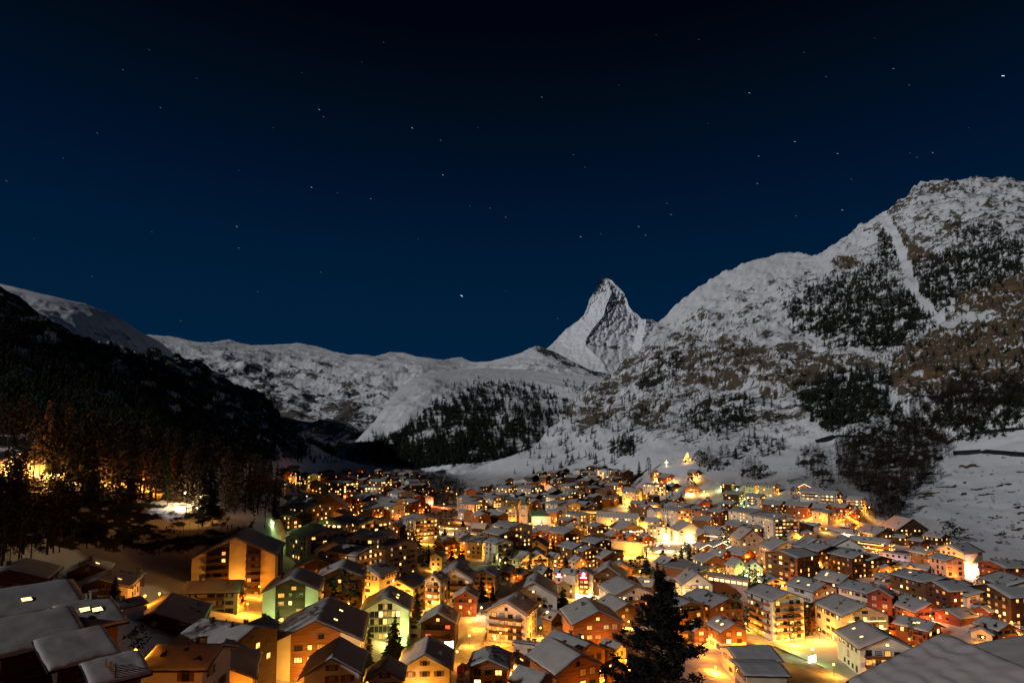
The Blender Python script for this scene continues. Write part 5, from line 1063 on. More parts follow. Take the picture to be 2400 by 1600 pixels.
# ---------------------------------------------------------------- more houses between the ones above
def anchors(P, n=10): return sorted(HOUSES[:NLIST], key=lambda h: (h[0] - P).length)[:n]
def near_label(prefix, P, most=16):
    for C, ph, r, d in anchors(P, 14):
        dx = (P.x / P.y - C.x / C.y) * F; dy = P.y - C.y
        rels = (['behind', 'just behind'] if dy > abs(dx) * .25 else ['in front of', 'just in front of'] if dy < -abs(dx) * .25 else []) + ['beside', 'next to', 'near', 'close to']
        for rel in rels:
            s = '%s %s the %s' % (prefix, rel, ph)
            if s not in USED and 4 <= len(s.split()) <= most: USED.add(s); return s
    raise RuntimeError(prefix)
NLIST = len(HOUSES)
FILL = [([(655,1112),(990,1112),(1010,1165),(1000,1200),(930,1225),(870,1228),(850,1205),(820,1180),(690,1145)], 21, 12, 'or'),
 ([(1110,1160),(1240,1128),(1330,1112),(1420,1108),(1480,1130),(1440,1180),(1400,1205),(1330,1232),(1130,1232),(1080,1215)], 18, 11, 'oy'),
 ([(1440,1150),(1560,1165),(1600,1175),(1640,1200),(1700,1215),(1760,1240),(1600,1245),(1480,1200)], 20, 12, 'oy'),
 ([(1110,1230),(1330,1232),(1420,1260),(1440,1340),(1300,1350),(1110,1330)], 30, 17, 'oy'),
 ([(1620,1255),(1900,1225),(2000,1230),(2000,1265),(1860,1275),(1640,1290)], 30, 16, 'oy'),
 ([(1500,1300),(1900,1310),(2200,1330),(2160,1400),(1840,1400),(1520,1330)], 36, 20, 'oy'),
 ([(660,1240),(1000,1240),(1060,1290),(1080,1330),(940,1360),(800,1400),(690,1330)], 36, 24, 'y'),
 ([(2060,1350),(2400,1380),(2380,1480),(2160,1460)], 44, 24, 'or'),
 ([(1130,1365),(1330,1400),(1460,1420),(1560,1420),(1700,1470),(1640,1500),(1480,1500),(1200,1440)], 50, 30, 'o')]
LISTPX = [tuple(float(v) for v in ln.split('|')[0].split()[:6]) for ln in LIST.strip().split('\n')]
OPENS = [(1215,1412,1396,1456),(1455,1725,1392,1475),(820,985,1500,1570),(1040,1140,1440,1610),(1180,1330,1420,1470),(1195,1290,1195,1256),(1500,1625,1262,1325),(2005,2090,1298,1335),(2255,2340,1362,1395),(2085,2215,1366,1400),(2180,2330,1392,1412),(1110,1210,1500,1545),(985,1110,1226,1264),(1540,1700,1140,1182),(1395,1470,1300,1330)]
fr = random.Random(11); NFILL = 0; EXTRA = []
for poly, gx, gy, cols in FILL:
    P_ = np.array(poly); y = P_[:, 1].min()
    while y < P_[:, 1].max():
        x = P_[:, 0].min() + fr.uniform(0, gx)
        while x < P_[:, 0].max():
            px, py = x + fr.uniform(-.35, .35) * gx, y + fr.uniform(-.35, .35) * gy; x += gx
            if not inpoly(np.array([px]), np.array([py]), poly)[0]: continue
            bad = False
            for cx, by, w, s, h, a in LISTPX:
                x0, x1 = (cx - w, cx + s) if s >= 0 else (cx + s, cx + w)
                if x0 - gx * .45 < px < x1 + gx * .45 and by - max(6, (w + abs(s)) * .16) - gy * .3 < py < by + gy * .55: bad = True; break
            if bad or any(a < px < b and c < py < d for a, b, c, d in OPENS): continue
            P = gpt(px, py)
            if not free(P.x, P.y): continue
            sc = F / P.y; W = fr.uniform(9.5, 15) * sc; s = fr.choice((-1, -1, -1, 1)) * W * fr.uniform(.6, 1.3); h = fr.uniform(6.5, 12.5) * sc; a = W * fr.uniform(.14, .23)
            st = fr.choice('TTDDRRLOWWNB'); hot = fr.random()
            if fr.random() < (.36 if P.y < 480 else .2) and not (px > 1960 and py > 1300) and not (px > 1480 and py > 1390):    # a bigger block of flats
                W *= 1.35; s *= 1.2; h = fr.uniform(13, 17.5) * sc; a = W * fr.uniform(.10, .17); st = fr.choice('BBTWNO')
            glow = (fr.choice(cols) + str(fr.choice((2, 3, 4)))) if hot < (.55 if P.y > 520 else .33) else ''
            EXTRA.append((px, py, W, s, h, a, st, fr.choice((.3, .5, .7)), glow, P))
        y += gy
EXTRA.sort(key=lambda e: -e[2] * e[4]); MAXI = 300 - len(HOUSES)
STN = {'T': 'timber chalet', 'D': 'dark chalet', 'R': 'red brown chalet', 'L': 'half timbered chalet', 'O': 'ochre house', 'W': 'white house', 'N': 'cream house', 'B': 'white balcony house'}
BIGN = {'B': 'white balconied apartment house', 'T': 'timber apartment house', 'W': 'white apartment house', 'N': 'cream apartment house', 'O': 'ochre apartment house'}
GN = {'o': 'orange lit ', 'y': 'yellow lit ', 'r': 'reddish lit ', '': ''}
for e in EXTRA[:MAXI]:
    px, py, W, s, h, a, st, lit, glow, P = e; ph = GN[glow[:1]] + STN[st]
    lb = near_label('small ' + ph if P.y > 520 and 'apartment' not in ph else ph, P)
    house(px, py, W, s, h, a, st, lit, glow, ph, '', 'bal' if 'apartment' in ph else '', label=lb)
def distant():
    V, Fc, fm = [], [], []; ms = [m_timber, m_dark, m_white, m_roof, m_snow, e_win[0], e_win[1]]
    r = random.Random(4)
    for px, py, w, s, h, a, st, lit, glow, P in EXTRA[MAXI:]:
        m = P.y / F; W = w * m; D = W * 1.1; H = h * m; R = W * .2; ang = r.uniform(.2, 1.1) * (1 if s > 0 else -1); c, sn = math.cos(-ang), math.sin(-ang)
        def add(fn, mi):
            v, f = [], []; fn(v, f); b = len(V)
            for x, y, z in v: V.append((P.x + x * c - y * sn, P.y + x * sn + y * c, P.z + z))
            for q in f: Fc.append(tuple(i + b for i in q)); fm.append(mi)
        k = 2 * R / W; e = W / 2 + .8; ze = H - .8 * k
        add(lambda v, f: prism(v, f, [(-W / 2, -5), (W / 2, -5), (W / 2, H), (0, H + R), (-W / 2, H)], -D / 2, D / 2), r.choice((0, 0, 1, 2)))
        add(lambda v, f: prism(v, f, [(-e, ze), (0, H + R), (e, ze), (e, ze + .2), (0, H + R + .2), (-e, ze + .2)], -D / 2 - 1, D / 2 + 1), 3)
        add(lambda v, f: prism(v, f, [(-e + .1, ze + .202), (0, H + R + .202), (e - .1, ze + .202), (e - .1, ze + .5), (0, H + R + .5), (-e + .1, ze + .5)], -D / 2 - .9, D / 2 + .9), 4)
        for i in range(r.randint(1, 5)):
            x = r.uniform(-.4, .4) * W; z = r.uniform(.2, .9) * H; mi = r.choice((5, 5, 6))
            if r.random() < .6: add(lambda v, f: box(v, f, x - .7, x + .7, -D / 2 - .08, -D / 2 - .01, z - .7, z + .7), mi)
            else:
                sx = 1 if s > 0 else -1; add(lambda v, f: box(v, f, min(sx * (W / 2 + .01), sx * (W / 2 + .08)), max(sx * (W / 2 + .01), sx * (W / 2 + .08)), x - .7, x + .7, z - .7, z + .7), mi)
        FOOT.append((P.x, P.y, W / 2, D / 2, c, sn))
        if glow: EXLAMP.append((P, glow))
    tag(link('distant_houses', mesh('distant_houses', V, Fc, ms, fm)), 'crowded tiny houses at the far end of the village', kind='stuff')
EXLAMP = []
distant()
place_lamps()
# explicit lamps: px, py of the foot, colour, power, height
LAMPS = [(823,1206,'o',9000,7),(1884,1222,'o',4500,6),(1922,1226,'o',3500,6),(1978,1231,'o',3500,6),(2013,1246,'o',4000,6),(1845,1388,'o',2200,6),(607,1402,'o',1500,5),(1071,1562,'o',1600,5),
 (1030,1246,'w',4000,6),(1052,1238,'y',4500,6),(1095,1250,'y',4500,6),(1000,1275,'y',4500,6),(1070,1252,'w',4500,6),(985,1262,'o',3000,5),(1568,1292,'w',5000,6),(1600,1296,'w',4200,6),(1540,1292,'w',4200,6),(1520,1300,'y',4000,6),(1585,1310,'y',3500,6),(2172,1345,'y',6000,6),(2080,1345,'w',4000,5),
 (1905,1552,'g',1300,6),(1850,1526,'g',1300,6),(1955,1590,'y',1500,6),(1118,1480,'y',1800,5),(1100,1520,'y',1700,5),(1128,1450,'w',1500,5),(1160,1528,'y',2200,6),(2345,1470,'y',2600,6),(2372,1485,'o',1700,5),(2388,1512,'r',1500,5),(2262,1386,'o',2600,6),(2310,1380,'o',2600,6),(2215,1382,'w',900,4),
 (1500,1356,'y',3000,5),(1462,1362,'y',3500,5),(1372,1424,'w',2500,5),(1405,1428,'y',1600,5),(338,1436,'o',1900,5),(372,1428,'o',1900,5),(398,1440,'o',1100,5),(1720,1380,'g',2200,6),(1760,1372,'w',3000,6),(1778,1366,'g',2600,6),(1690,1150,'g',1800,5),(1738,1190,'g',2600,5),(1650,1160,'y',3200,5),(1535,1200,'y',4500,6),(1560,1215,'y',4000,6),(1470,1195,'y',3500,5),(1400,1228,'y',4000,6),(1620,1235,'o',3500,6),(1680,1240,'y',2800,6),(1300,1232,'o',4000,6),(1180,1250,'o',2800,6),(1270,1262,'o',3200,6),(1150,1262,'o',3200,6),(1320,1285,'y',2600,5),(1380,1290,'y',2400,5),(1172,1330,'w',1800,5),(1160,1340,'g',1800,5),(1260,1345,'y',1700,5),(1480,1308,'y',3000,5),(1660,1306,'y',2400,5),(1850,1330,'o',3000,5),(1920,1336,'y',2200,5),(1990,1330,'y',2600,5),(1550,1330,'y',2400,5),(880,1445,'y',1200,5),(1015,1440,'y',1300,5),(930,1300,'y',1800,5),(770,1262,'o',2200,6),(850,1255,'o',2600,6),(1740,1610,'o',1400,5),(1790,1510,'o',1500,5),(1660,1540,'o',1800,5),(1420,1545,'o',1700,5),(1290,1520,'o',1400,5),(940,1525,'g',1500,5),(905,1520,'y',1300,5),(655,1512,'g',1500,5),(640,1245,'g',1800,5),
 (680,1128,'r',2500,6),(720,1122,'r',2800,6),(770,1120,'r',2500,6),(820,1120,'o',3500,6),(840,1116,'o',3500,6),(780,1160,'g',3500,5),(700,1136,'y',2200,5),(740,1140,'y',2500,5),(890,1160,'y',2600,5),(900,1180,'y',2600,5),(1010,1185,'r',3800,5),(1040,1190,'r',3800,5),(990,1195,'r',2500,5),(1070,1165,'y',2500,5),(1085,1180,'y',2500,5),(1100,1195,'y',2500,5),(1050,1150,'y',2200,5),(885,1200,'b',2200,4),(960,1200,'o',2500,5),(930,1215,'y',2500,5),(840,1215,'y',2500,5),
 (1130,1180,'o',3500,6),(1180,1165,'o',4000,6),(1230,1150,'o',4500,6),(1270,1158,'o',4500,6),(1300,1130,'o',2500,6),(1330,1190,'y',3500,6),(1290,1205,'w',4500,5),(1350,1170,'y',3500,6),(1160,1200,'o',3000,6),(1100,1215,'o',4200,6),(1080,1225,'o',4500,6),(1370,1205,'y',3500,5),(1440,1140,'o',2500,5),(1210,1185,'g',2200,5),(1626,1122,'y',1600,4),(1632,1128,'y',1800,4),(1580,1132,'y',1500,4)]
LCN = {'o': 'orange', 'y': 'yellow', 'w': 'white', 'g': 'greenish', 'r': 'red', 'b': 'blue', 'v': 'violet'}
for px, py, c, pw, h in LAMPS:
    h = min(h, 4.6); P = gpt(px, py); s = near_label('%s %s street lamp' % ('tall' if h >= 4.6 else 'short', LCN[c]), P); lamp(P, c, pw * (1.9 if P.y > 620 else 1.0), s, h, r=.5 if P.y > 620 else .42 if pw > 8000 else .30)
for P, glow in EXLAMP[:46]:
    q = P + Vector((random.uniform(-3, 3), -9, 0)); lamp(q, glow[0], 3200, near_label('distant %s street lamp' % LCN[glow[0]], q), 5.5)
# wooded slope beside the village: lamps among the larches
for px, py, c, pw, h, s in ((14,1098,'o',6500,7,'orange lamp glowing among the larches at the frame edge'),(46,1104,'o',6500,7,'orange lamp on a tall mast among the larches'),(72,1112,'o',3500,5,'low orange lamp among the larches'),(100,1118,'y',8800,5,'yellow lamp above the dark forest road'),(25,1112,'y',7600,5,'yellow lamp where the forest road begins'),(165,1124,'y',8800,5,'yellow lamp on the dark forest road bend'),(230,1136,'y',8400,5,'yellow lamp between two larch trunks'),(335,1152,'o',7200,5,'orange lamp beside the hut under the larches'),(150,1062,'y',1300,6,'yellow lamp high behind the larches'),(322,1082,'y',1500,5,'yellow lamp at the hillside house'),(432,1192,'w',4600,6,'white lamp flooding the snow bank between larch trunks'),(466,1198,'w',4200,6,'white lamp beside the flooded snow bank'),(445,1225,'y',1500,5,'yellow lamp below the flooded snow bank'),(575,1225,'o',1800,5,'orange lamp at the end of the larch wood'),(520,1230,'y',700,5,'dim yellow lamp under the last larches'),(120,1030,'b',120,5,'blue lamp high on the wooded slope')):
    lamp(gpt(px, py), c, pw, s, h, 'lamps on the wooded slope')
house(322, 1092, 30, -34, 22, 9, 'W', .3, 'y2', 'white hillside house behind the larches', 'with one lit corner', '')
house(660, 1165, 34, 12, 28, 8, 'C', .15, '', 'grey house behind a tall fir', 'with one bright window', '')
house(150, 1066, 24, -20, 10, 6, 'D', .5, '', 'small dark house high among the larches', 'with a snowy roof', '')
house(430, 1290, 26, 10, 14, 8, 'R', 0, '', 'dark hut on the snowy path', 'below the larch wood', 'blind')
# ---------------------------------------------------------------- trees one can tell apart
VT = [('spruce',650,1496,74,30,'slender spruce'),('spruce',632,1570,80,26,'thin dark spruce'),('spruce',863,1562,104,30,'narrow spruce'),('spruce',924,1560,118,62,'big black spruce'),('spruce',956,1518,32,18,'little spruce'),('spruce',976,1454,78,42,'dark full spruce'),('spruce',1128,1410,60,38,'black spruce'),('spruce',1155,1406,42,18,'slim spruce'),('spruce',1005,1318,40,22,'black spruce'),('spruce',916,1302,22,10,'tiny spruce'),('spruce',268,1410,62,38,'full green spruce'),('spruce',47,1452,50,18,'thin spruce'),('spruce',531,1545,80,28,'slender black spruce'),('bush',322,1530,64,56,'round dark tree'),('spruce',1319,1424,50,40,'broad dark spruce'),('bush',1390,1428,30,34,'round lit bush'),('spruce',1284,1382,46,22,'black spruce'),('spruce',1296,1304,44,28,'black spruce'),('spruce',1311,1300,34,18,'smaller black spruce'),('spruce',1338,1286,36,24,'tall spruce'),('bush',1367,1262,38,24,'dark round tree'),('spruce',1313,1245,26,14,'small dark spruce'),('spruce',1516,1342,50,28,'tall dark fir'),('broadleaf',1500,1340,36,40,'reddish bare tree'),('spruce',1598,1322,44,26,'black fir'),('spruce',1618,1320,46,26,'second black fir'),('spruce',1637,1312,30,18,'smaller black fir'),('spruce',1772,1392,40,36,'dark fir'),('bush',1722,1482,88,64,'large dark round tree'),('bush',1625,1440,42,50,'dark garden tree'),('bush',1662,1442,50,54,'dark garden tree'),('bush',1695,1436,46,44,'dark garden tree'),('larch',1851,1502,82,44,'bare larch'),('broadleaf',1893,1490,50,44,'bare bushy tree'),('spruce',2131,1406,32,28,'black fir'),('spruce',2176,1410,48,34,'wide black fir'),('bush',2208,1388,42,42,'dark round tree'),('larch',2137,1512,64,18,'thin bare tree'),('broadleaf',2300,1380,32,28,'reddish bare tree'),('spruce',850,1246,38,20,'dark spruce'),('spruce',876,1238,34,24,'dark spruce'),('spruce',935,1256,28,14,'small spruce'),('spruce',916,1206,34,14,'slender spruce'),('bush',1015,1236,36,30,'dark leafless clump'),('bush',1040,1232,38,34,'dark leafless clump'),('bush',1062,1222,30,26,'dark leafless clump'),('spruce',1042,1262,28,16,'small spruce'),('spruce',1066,1264,22,14,'small spruce'),('spruce',1165,1238,22,12,'dark spruce'),('spruce',1174,1238,20,10,'smaller dark spruce'),('spruce',1262,1176,14,8,'tiny spruce'),('spruce',1272,1175,12,8,'tiny spruce'),
 ('spruce',1498,1116,38,22,'lone spruce'),('larch',1463,1108,20,10,'small larch'),('spruce',1432,1124,26,18,'small spruce'),('larch',1478,1142,34,18,'bare larch'),('larch',1440,1150,30,12,'bare larch'),('larch',1520,1112,40,16,'bare larch'),('broadleaf',1640,1094,40,30,'bare clump'),('broadleaf',1650,1094,36,26,'bare clump'),('larch',1662,1080,36,14,'bare larch'),('larch',1690,1072,28,12,'bare larch'),('larch',1705,1070,30,14,'bare larch'),('spruce',1725,1072,30,12,'dark spruce'),('bush',1770,1125,34,44,'dark copse'),('bush',1790,1118,30,30,'dark copse'),('broadleaf',1620,1145,30,24,'bare clump'),('broadleaf',1660,1190,26,22,'bare clump'),('bush',1860,1170,30,16,'small dark tree'),('bush',1965,1166,20,16,'small dark tree'),('spruce',1828,1200,26,16,'dark spruce'),('bush',1665,1226,34,20,'dark tree'),('spruce',1565,1235,24,14,'dark spruce'),('spruce',1745,1182,16,8,'small spruce'),('spruce',760,1462,60,24,'dark spruce'),('larch',735,1330,64,26,'bare dark larch'),('bush',2225,1268,44,34,'round dark copse'),('bush',2248,1270,34,34,'round dark copse'),('bush',2350,1262,16,16,'round bush'),('bush',1685,1330,20,18,'dark bush'),('spruce',845,1338,26,12,'tiny spruce'),('spruce',1100,1300,34,16,'dark spruce'),('bush',1140,1315,30,22,'yellow lit tree'),('broadleaf',1265,1350,44,24,'bare tree'),('broadleaf',1345,1480,40,24,'bare tree'),('broadleaf',1220,1530,34,30,'bare tree'),('broadleaf',1250,1478,60,20,'bare tree'),('spruce',1085,1232,20,10,'tiny spruce'),('spruce',595,1270,60,30,'tall fir')]
for kd, px, py, h, w, nm in VT:
    P = gpt(px, py); m = P.y / F; tree(kd, P, h * m, w * m, near_label(nm, P), 'trees in the village')
P = gpt(798, 1462); m = P.y / F; tree('bush', P, 122 * m, 92 * m, 'large dark cedar hiding the chalet beneath it', None)
# bare larches of the wooded slope: many look the same
lr = random.Random(8); LX = [0, 150, 300, 400, 480, 560, 650]; LY = [1122, 1136, 1156, 1180, 1222, 1232, 1215]; nl = 0
def larch_at(px, py, h, w): tree('larch' if lr.random() < .8 else 'spruce', gpt(px, py), h, w, 'tall bare larch or fir in the dark wood beside the village', 'larches and firs in the dark wood', 'tree')
x = -8.0
while x < 655:
    yb = np.interp(x, LX, LY)
    for dy in (0, -22, -46, -74):
        if x < 75 and dy > -60: continue
        if lr.random() < (.46 if dy else .62): px = x + lr.uniform(-8, 8); py = yb + dy + lr.uniform(-7, 7); larch_at(px, py, lr.uniform(20, 29) * (1 if dy > -60 else .9), lr.uniform(6.0, 9.5)); nl += 1
    x += 11.5
for k_ in range(44):
    px = lr.uniform(0, 560); py = np.interp(px, LX, LY) + lr.uniform(62, 140)
    if py < 1330 - px * .05 and not 405 < px < 495: larch_at(px, py, lr.uniform(17, 26), lr.uniform(5, 8)); nl += 1
for poly, dn, sd in (([(655,1112),(990,1112),(1010,1165),(930,1225),(690,1150)], 7, 201), ([(1060,1160),(1240,1128),(1480,1120),(1440,1180),(1330,1230),(1080,1215)], 4, 202), ([(1450,1140),(1700,1190),(1790,1240),(1480,1230)], 5, 203), ([(700,1230),(1060,1260),(1100,1330),(760,1330)], 3.2, 204), ([(1120,1240),(1800,1260),(1900,1400),(1120,1340)], 1.7, 205)):
    x, y = sample(poly, dn, sd); X, Y, Z, _ = ground(x, y); ok = np.array([free(a, b) for a, b in zip(X, Y)]) if len(X) else np.zeros(0, bool)
    if ok.any(): scatter_mesh('village_trees', 'small dark trees scattered between the crowded houses', np.stack([X, Y, Z], 1)[ok], r_.uniform(6, 13, ok.sum()), m_needle, w=.5)
# the near crowns blend into one dark mass further up
x, y = sample([(-40,960),(120,1000),(300,1020),(640,1070),(660,1110),(420,1130),(300,1110),(-40,1070)], 5, 131); kp = (x > 75) | (y < 1010); x, y = x[kp], y[kp]; X, Y, Z, _ = ground(x, y); scatter_mesh('slope_wood', 'dark larch wood rising behind the lit trees', np.stack([X, Y, Z], 1), r_.uniform(15, 24, len(X)), m_needle, w=.34)
x, y = sample([(-300,1100),(0,1185),(400,1235),(520,1262),(430,1290),(150,1300),(-300,1400)], 5, 132); X, Y, Z, _ = ground(x, y); scatter_mesh('gully_wood', 'dark trunks and scrub on the shaded bank', np.stack([X, Y, Z], 1), r_.uniform(10, 22, len(X)), m_larch, kind='larch', w=.5)
def xmas(px, py, h, w, label, n=46, r=.22):
    P = gpt(px, py); m = P.y / F; o = tree('spruce', P, h * m, w * m, label, None, 'tree'); V, Fc = [], []; rr = random.Random(px)
    for i in range(n):
        z = rr.random() ** 1.3; a = rr.uniform(0, 6.28); R = (.22 * (1 - z) + .01) * w / .44 * m * 1.02; c = Vector((R * math.cos(a), R * math.sin(a), (.1 + .88 * z) * h * m)); b = len(V)
        V += [tuple(c + Vector(d) * r) for d in ((1, 0, 0), (-1, 0, 0), (0, 1, 0), (0, -1, 0), (0, 0, 1), (0, 0, -1))]; Fc += [(b + i_, b + j_, b + k_) for i_ in (0, 1) for j_ in (2, 3) for k_ in (4, 5)]
    so = link('string_lights', mesh('string_lights', V, Fc, [e_lamp['y']]), o); so.scale = (1 / (w * m / .44), 1 / (w * m / .44), 1 / (h * m)); so['kind'] = 'stuff'
xmas(2370, 1455, 54, 26, 'tall fir wound with yellow lights before the yellow apartment house', 120, .16)
xmas(2096, 1484, 20, 12, 'small fir with a few fairy lights beside the orange chalet', 14, .14)
xmas(1611, 1078, 20, 16, 'golden lit tree crowning the rocky chapel knoll', 60, .34)
xmas(1414, 1164, 18, 13, 'small star lit tree beside the orange hillside hotel', 30, .34)
lamp(gpt(1611, 1080), 'y', 2600, 'golden floodlight under the lit tree on the knoll', 3.0)
def cross():
    P = gpt(1562, 1091); m = P.y / F; h = 15 * m; o = bpy.data.objects.new('summit_cross', None); COL.objects.link(o); o.location = P; tag(o, 'glowing wayside cross on the snowy knoll above the chalets', 'cross')
    t = .55; link('upright', boxmesh('upright', [(-t, t, -t, t, -1, h)], e_lamp['w']), o); link('crossbar', boxmesh('crossbar', [(-h * .27, h * .27, -t * .9, t * .9, h * .62, h * .62 + 2 * t)], e_lamp['w']), o)
e_cross = emit('cross_light', (1.0, .72, .36), 3.0, .1); e_lamp_w = e_lamp['w']; e_lamp['w'] = e_cross; cross(); e_lamp['w'] = e_lamp_w
# ---------------------------------------------------------------- roads, wall, board, cars
m_road = mat('packed_snow_road', (0.50, 0.48, 0.44), .7, .25, .5, .3)
def ribbon(name, label, pts, w, m, dz=.12):
    Q = [gpt(*p) for p in pts]; fine = []
    for a, b in zip(Q, Q[1:]):
        for i in range(12): fine.append(a.lerp(b, i / 12))
    fine.append(Q[-1]); V = []
    for i, p in enumerate(fine):
        d = (fine[min(i + 1, len(fine) - 1)] - fine[max(i - 1, 0)]); n = Vector((-d.y, d.x, 0)).normalized(); V += [tuple(p + n * w / 2 + Vector((0, 0, dz))), tuple(p - n * w / 2 + Vector((0, 0, dz)))]
    Fc = [(2 * i, 2 * i + 1, 2 * i + 3, 2 * i + 2) for i in range(len(fine) - 1)]
    return tag(link(name, mesh(name, V, Fc, [m], smooth=True)), label, kind='structure')
ribbon('valley_road', 'greenish lit snowy road below the white apartment house', [(1790,1508),(1825,1532),(1880,1558),(1940,1585),(2010,1615)], 9, m_road, .5)
ribbon('village_street', 'bright snowy street climbing to the chalet restaurant', [(1065,1640),(1078,1580),(1092,1535),(1112,1495),(1130,1455),(1140,1425)], 8, m_road, .5)
def kerb_wall():
    Q = [gpt(*p) for p in ((1815,1520),(1850,1536),(1890,1553),(1930,1571))]; V, Fc = [], []
    for a, b in zip(Q, Q[1:]):
        d = (b - a).normalized(); n = Vector((-d.y, d.x, 0)); b0 = len(V)
        for p in (a, b):
            for z in (-1, 1.3): V += [tuple(p + n * .2 + Vector((0, 0, z))), tuple(p - n * .2 + Vector((0, 0, z)))]
        Fc += [(b0, b0 + 1, b0 + 5, b0 + 4), (b0 + 2, b0 + 6, b0 + 7, b0 + 3), (b0, b0 + 4, b0 + 6, b0 + 2), (b0 + 1, b0 + 3, b0 + 7, b0 + 5)]
    tag(link('roadside_wall', mesh('roadside_wall', V, Fc, [m_conc])), 'low grey wall along the upper edge of the greenish road', 'wall')
kerb_wall()
def board():
    P = gpt(1904, 1558); o = bpy.data.objects.new('notice_board', None); COL.objects.link(o); o.location = P; o.rotation_euler = (0, 0, .5); tag(o, 'bright double notice board beside the greenish road', 'notice board')
    for x in (-1.15, 1.15): p = link('panel', boxmesh('panel', [(-1.0, 1.0, -.1, .1, 1.0, 3.6)], e_white), o, (x, 0, 0)); link('leg', boxmesh('leg', [(-.06, .06, -.06, .06, -1.5, .99)], m_metal), o, (x, 0, 0)); link('panel_frame', boxmesh('panel_frame', [(-1.08, 1.08, -.14, .14, 3.601, 3.75), (-1.08, 1.08, -.14, .14, .85, .999)], m_metal), p)
board()
def car(px, py, rz, col, label, van=False):
    P = gpt(px, py); o = bpy.data.objects.new('delivery_van' if van else 'parked_car', None); COL.objects.link(o); o.location = P + Vector((0, 0, .5)); o.rotation_euler = (0, 0, rz); tag(o, label, 'van' if van else 'car')
    L, W, H = (5.2, 2.0, 2.3) if van else (4.3, 1.8, 1.45); prof = [(-L / 2, .3), (L / 2, .3), (L / 2, .85), (L * .34, .95), (L * .2, H), (-L * .36 if not van else -L * .48, H), (-L * .49, .95)]
    V, Fc = [], []; b = 0; prism(V, Fc, prof, -W / 2, W / 2); body = link('body', mesh('body', V, Fc, [col]), o); link('roof_snow', boxmesh('roof_snow', [(-L * .34, L * .18, -W * .46, W * .46, H + .003, H + .16)], m_snow), body)
    link('windscreen', mesh('windscreen', [(L * .335, -W * .44, 1.0), (L * .335, W * .44, 1.0), (L * .21 + .02, W * .42, H - .05), (L * .21 + .02, -W * .42, H - .05)], [(0, 1, 2, 3)], [m_glass]), body)
    for sx in (-1, 1):
        link('side_window', mesh('side_window', [(-L * .3, sx * (W / 2 + .01), 1.0), (L * .26, sx * (W / 2 + .01), 1.0), (L * .16, sx * (W / 2 + .01), H - .15), (-L * .28, sx * (W / 2 + .01), H - .15)], [(0, 1, 2, 3)], [m_glass]), body)
        for y in (-L * .3, L * .3): V, Fc = [], []; cyl(V, Fc, (y, sx * W * .36, .33), (y, sx * W * .52, .33), .33, .33, 10); link('wheel', mesh('wheel', V, Fc, [m_metal]), o)
m_paintw = mat('pale_car_paint', (.5, .5, .52), .35, .05); m_paintd = mat('dark_car_paint', (.06, .06, .07), .35, .05); m_paintr = mat('red_car_paint', (.35, .04, .03), .4, .05)
car(1086, 1578, 1.2, m_paintr, 'red van parked on the bright street below the restaurant', True); car(1083, 1598, 1.2, m_paintw, 'pale car parked behind the red van')
car(2378, 1470, .2, m_paintw, 'pale car with a snowy roof before the lit fir'); car(2396, 1466, .2, m_paintd, 'dark car with a snowy roof before the lit fir'); car(2392, 1478, .3, m_paintw, 'second pale car lower on the lit plaza')
car(2250, 1374, .1, m_paintd, 'dark car parked on the orange yard'); car(2290, 1372, .1, m_paintw, 'pale car parked on the orange yard')
# ---------------------------------------------------------------- the near pine
def big_pine():
    T = at(1546, 1343, 76); B = Vector((T.x, T.y, T.z - 30)); o = bpy.data.objects.new('pine_tree', None); COL.objects.link(o); o.location = B; tag(o, 'large black pine standing right below the camera', 'tree')
    V, Fc = [], []; cyl(V, Fc, (0, 0, -6), (0, 0, 12), .42, .3, 9); cyl(V, Fc, (0, 0, 12), (.1, 0, 24), .3, .14, 8); cyl(V, Fc, (.1, 0, 24), (0, 0, 29.6), .14, .03, 6); tr = link('trunk', mesh('trunk', V, Fc, [m_bark]), o)
    r = random.Random(21); Vl, Fl, Vn, Fn = [], [], [], []
    z = 3.0
    while z < 29.6:
        t = (29.8 - z) / 30; R = (0.5 + 10.0 * t ** .76) * (1 + .18 * math.sin(z * 1.7)) if t > .04 else .4
        for j in range(5 if t > .1 else 3):
            if r.random() < .07: continue
            a = r.uniform(0, 6.283); L = R * r.uniform(.5, 1.18); p0 = Vector((0, 0, z + r.uniform(-.4, .4))); d = Vector((math.cos(a), math.sin(a), r.uniform(-.06, .22))); p1 = p0 + d * L * .6; p2 = p0 + d * L + Vector((0, 0, L * r.uniform(.06, .2)))
            cyl(Vl, Fl, p0, p1, .05 + .012 * L, .03 + .006 * L, 4); cyl(Vl, Fl, p1, p2, .03 + .006 * L, .02, 4)
            for q in range(int(4 + L * 3.2)):
                f = r.uniform(.25, 1.02); c = (p0.lerp(p1, f / .6) if f < .6 else p1.lerp(p2, (f - .6) / .4)); s = Vector((-d.y, d.x, 0)) * r.uniform(-.34, .34) * L * (1.15 - f) ; c = c + s + Vector((0, 0, r.uniform(-.15, .45)))
                if s.length > .4: cyl(Vl, Fl, c - s, c, .025, .012, 3)
                for w in range(11):
                    u = Vector((r.gauss(0, 1), r.gauss(0, 1), r.gauss(.5, .8))).normalized(); l_ = r.uniform(.35, .75); v = u.orthogonal().normalized() * .10; e = c + Vector((r.uniform(-.3, .3), r.uniform(-.3, .3), r.uniform(-.22, .22))); b = len(Vn)
                    Vn += [tuple(e - v), tuple(e + v), tuple(e + u * l_)]; Fn.append((b, b + 1, b + 2))
        z += .62 if z < 24 else .42
    link('limbs', mesh('limbs', Vl, Fl, [m_bark]), o); link('crown', mesh('crown', Vn, Fn, [m_pinen]), o)
big_pine()
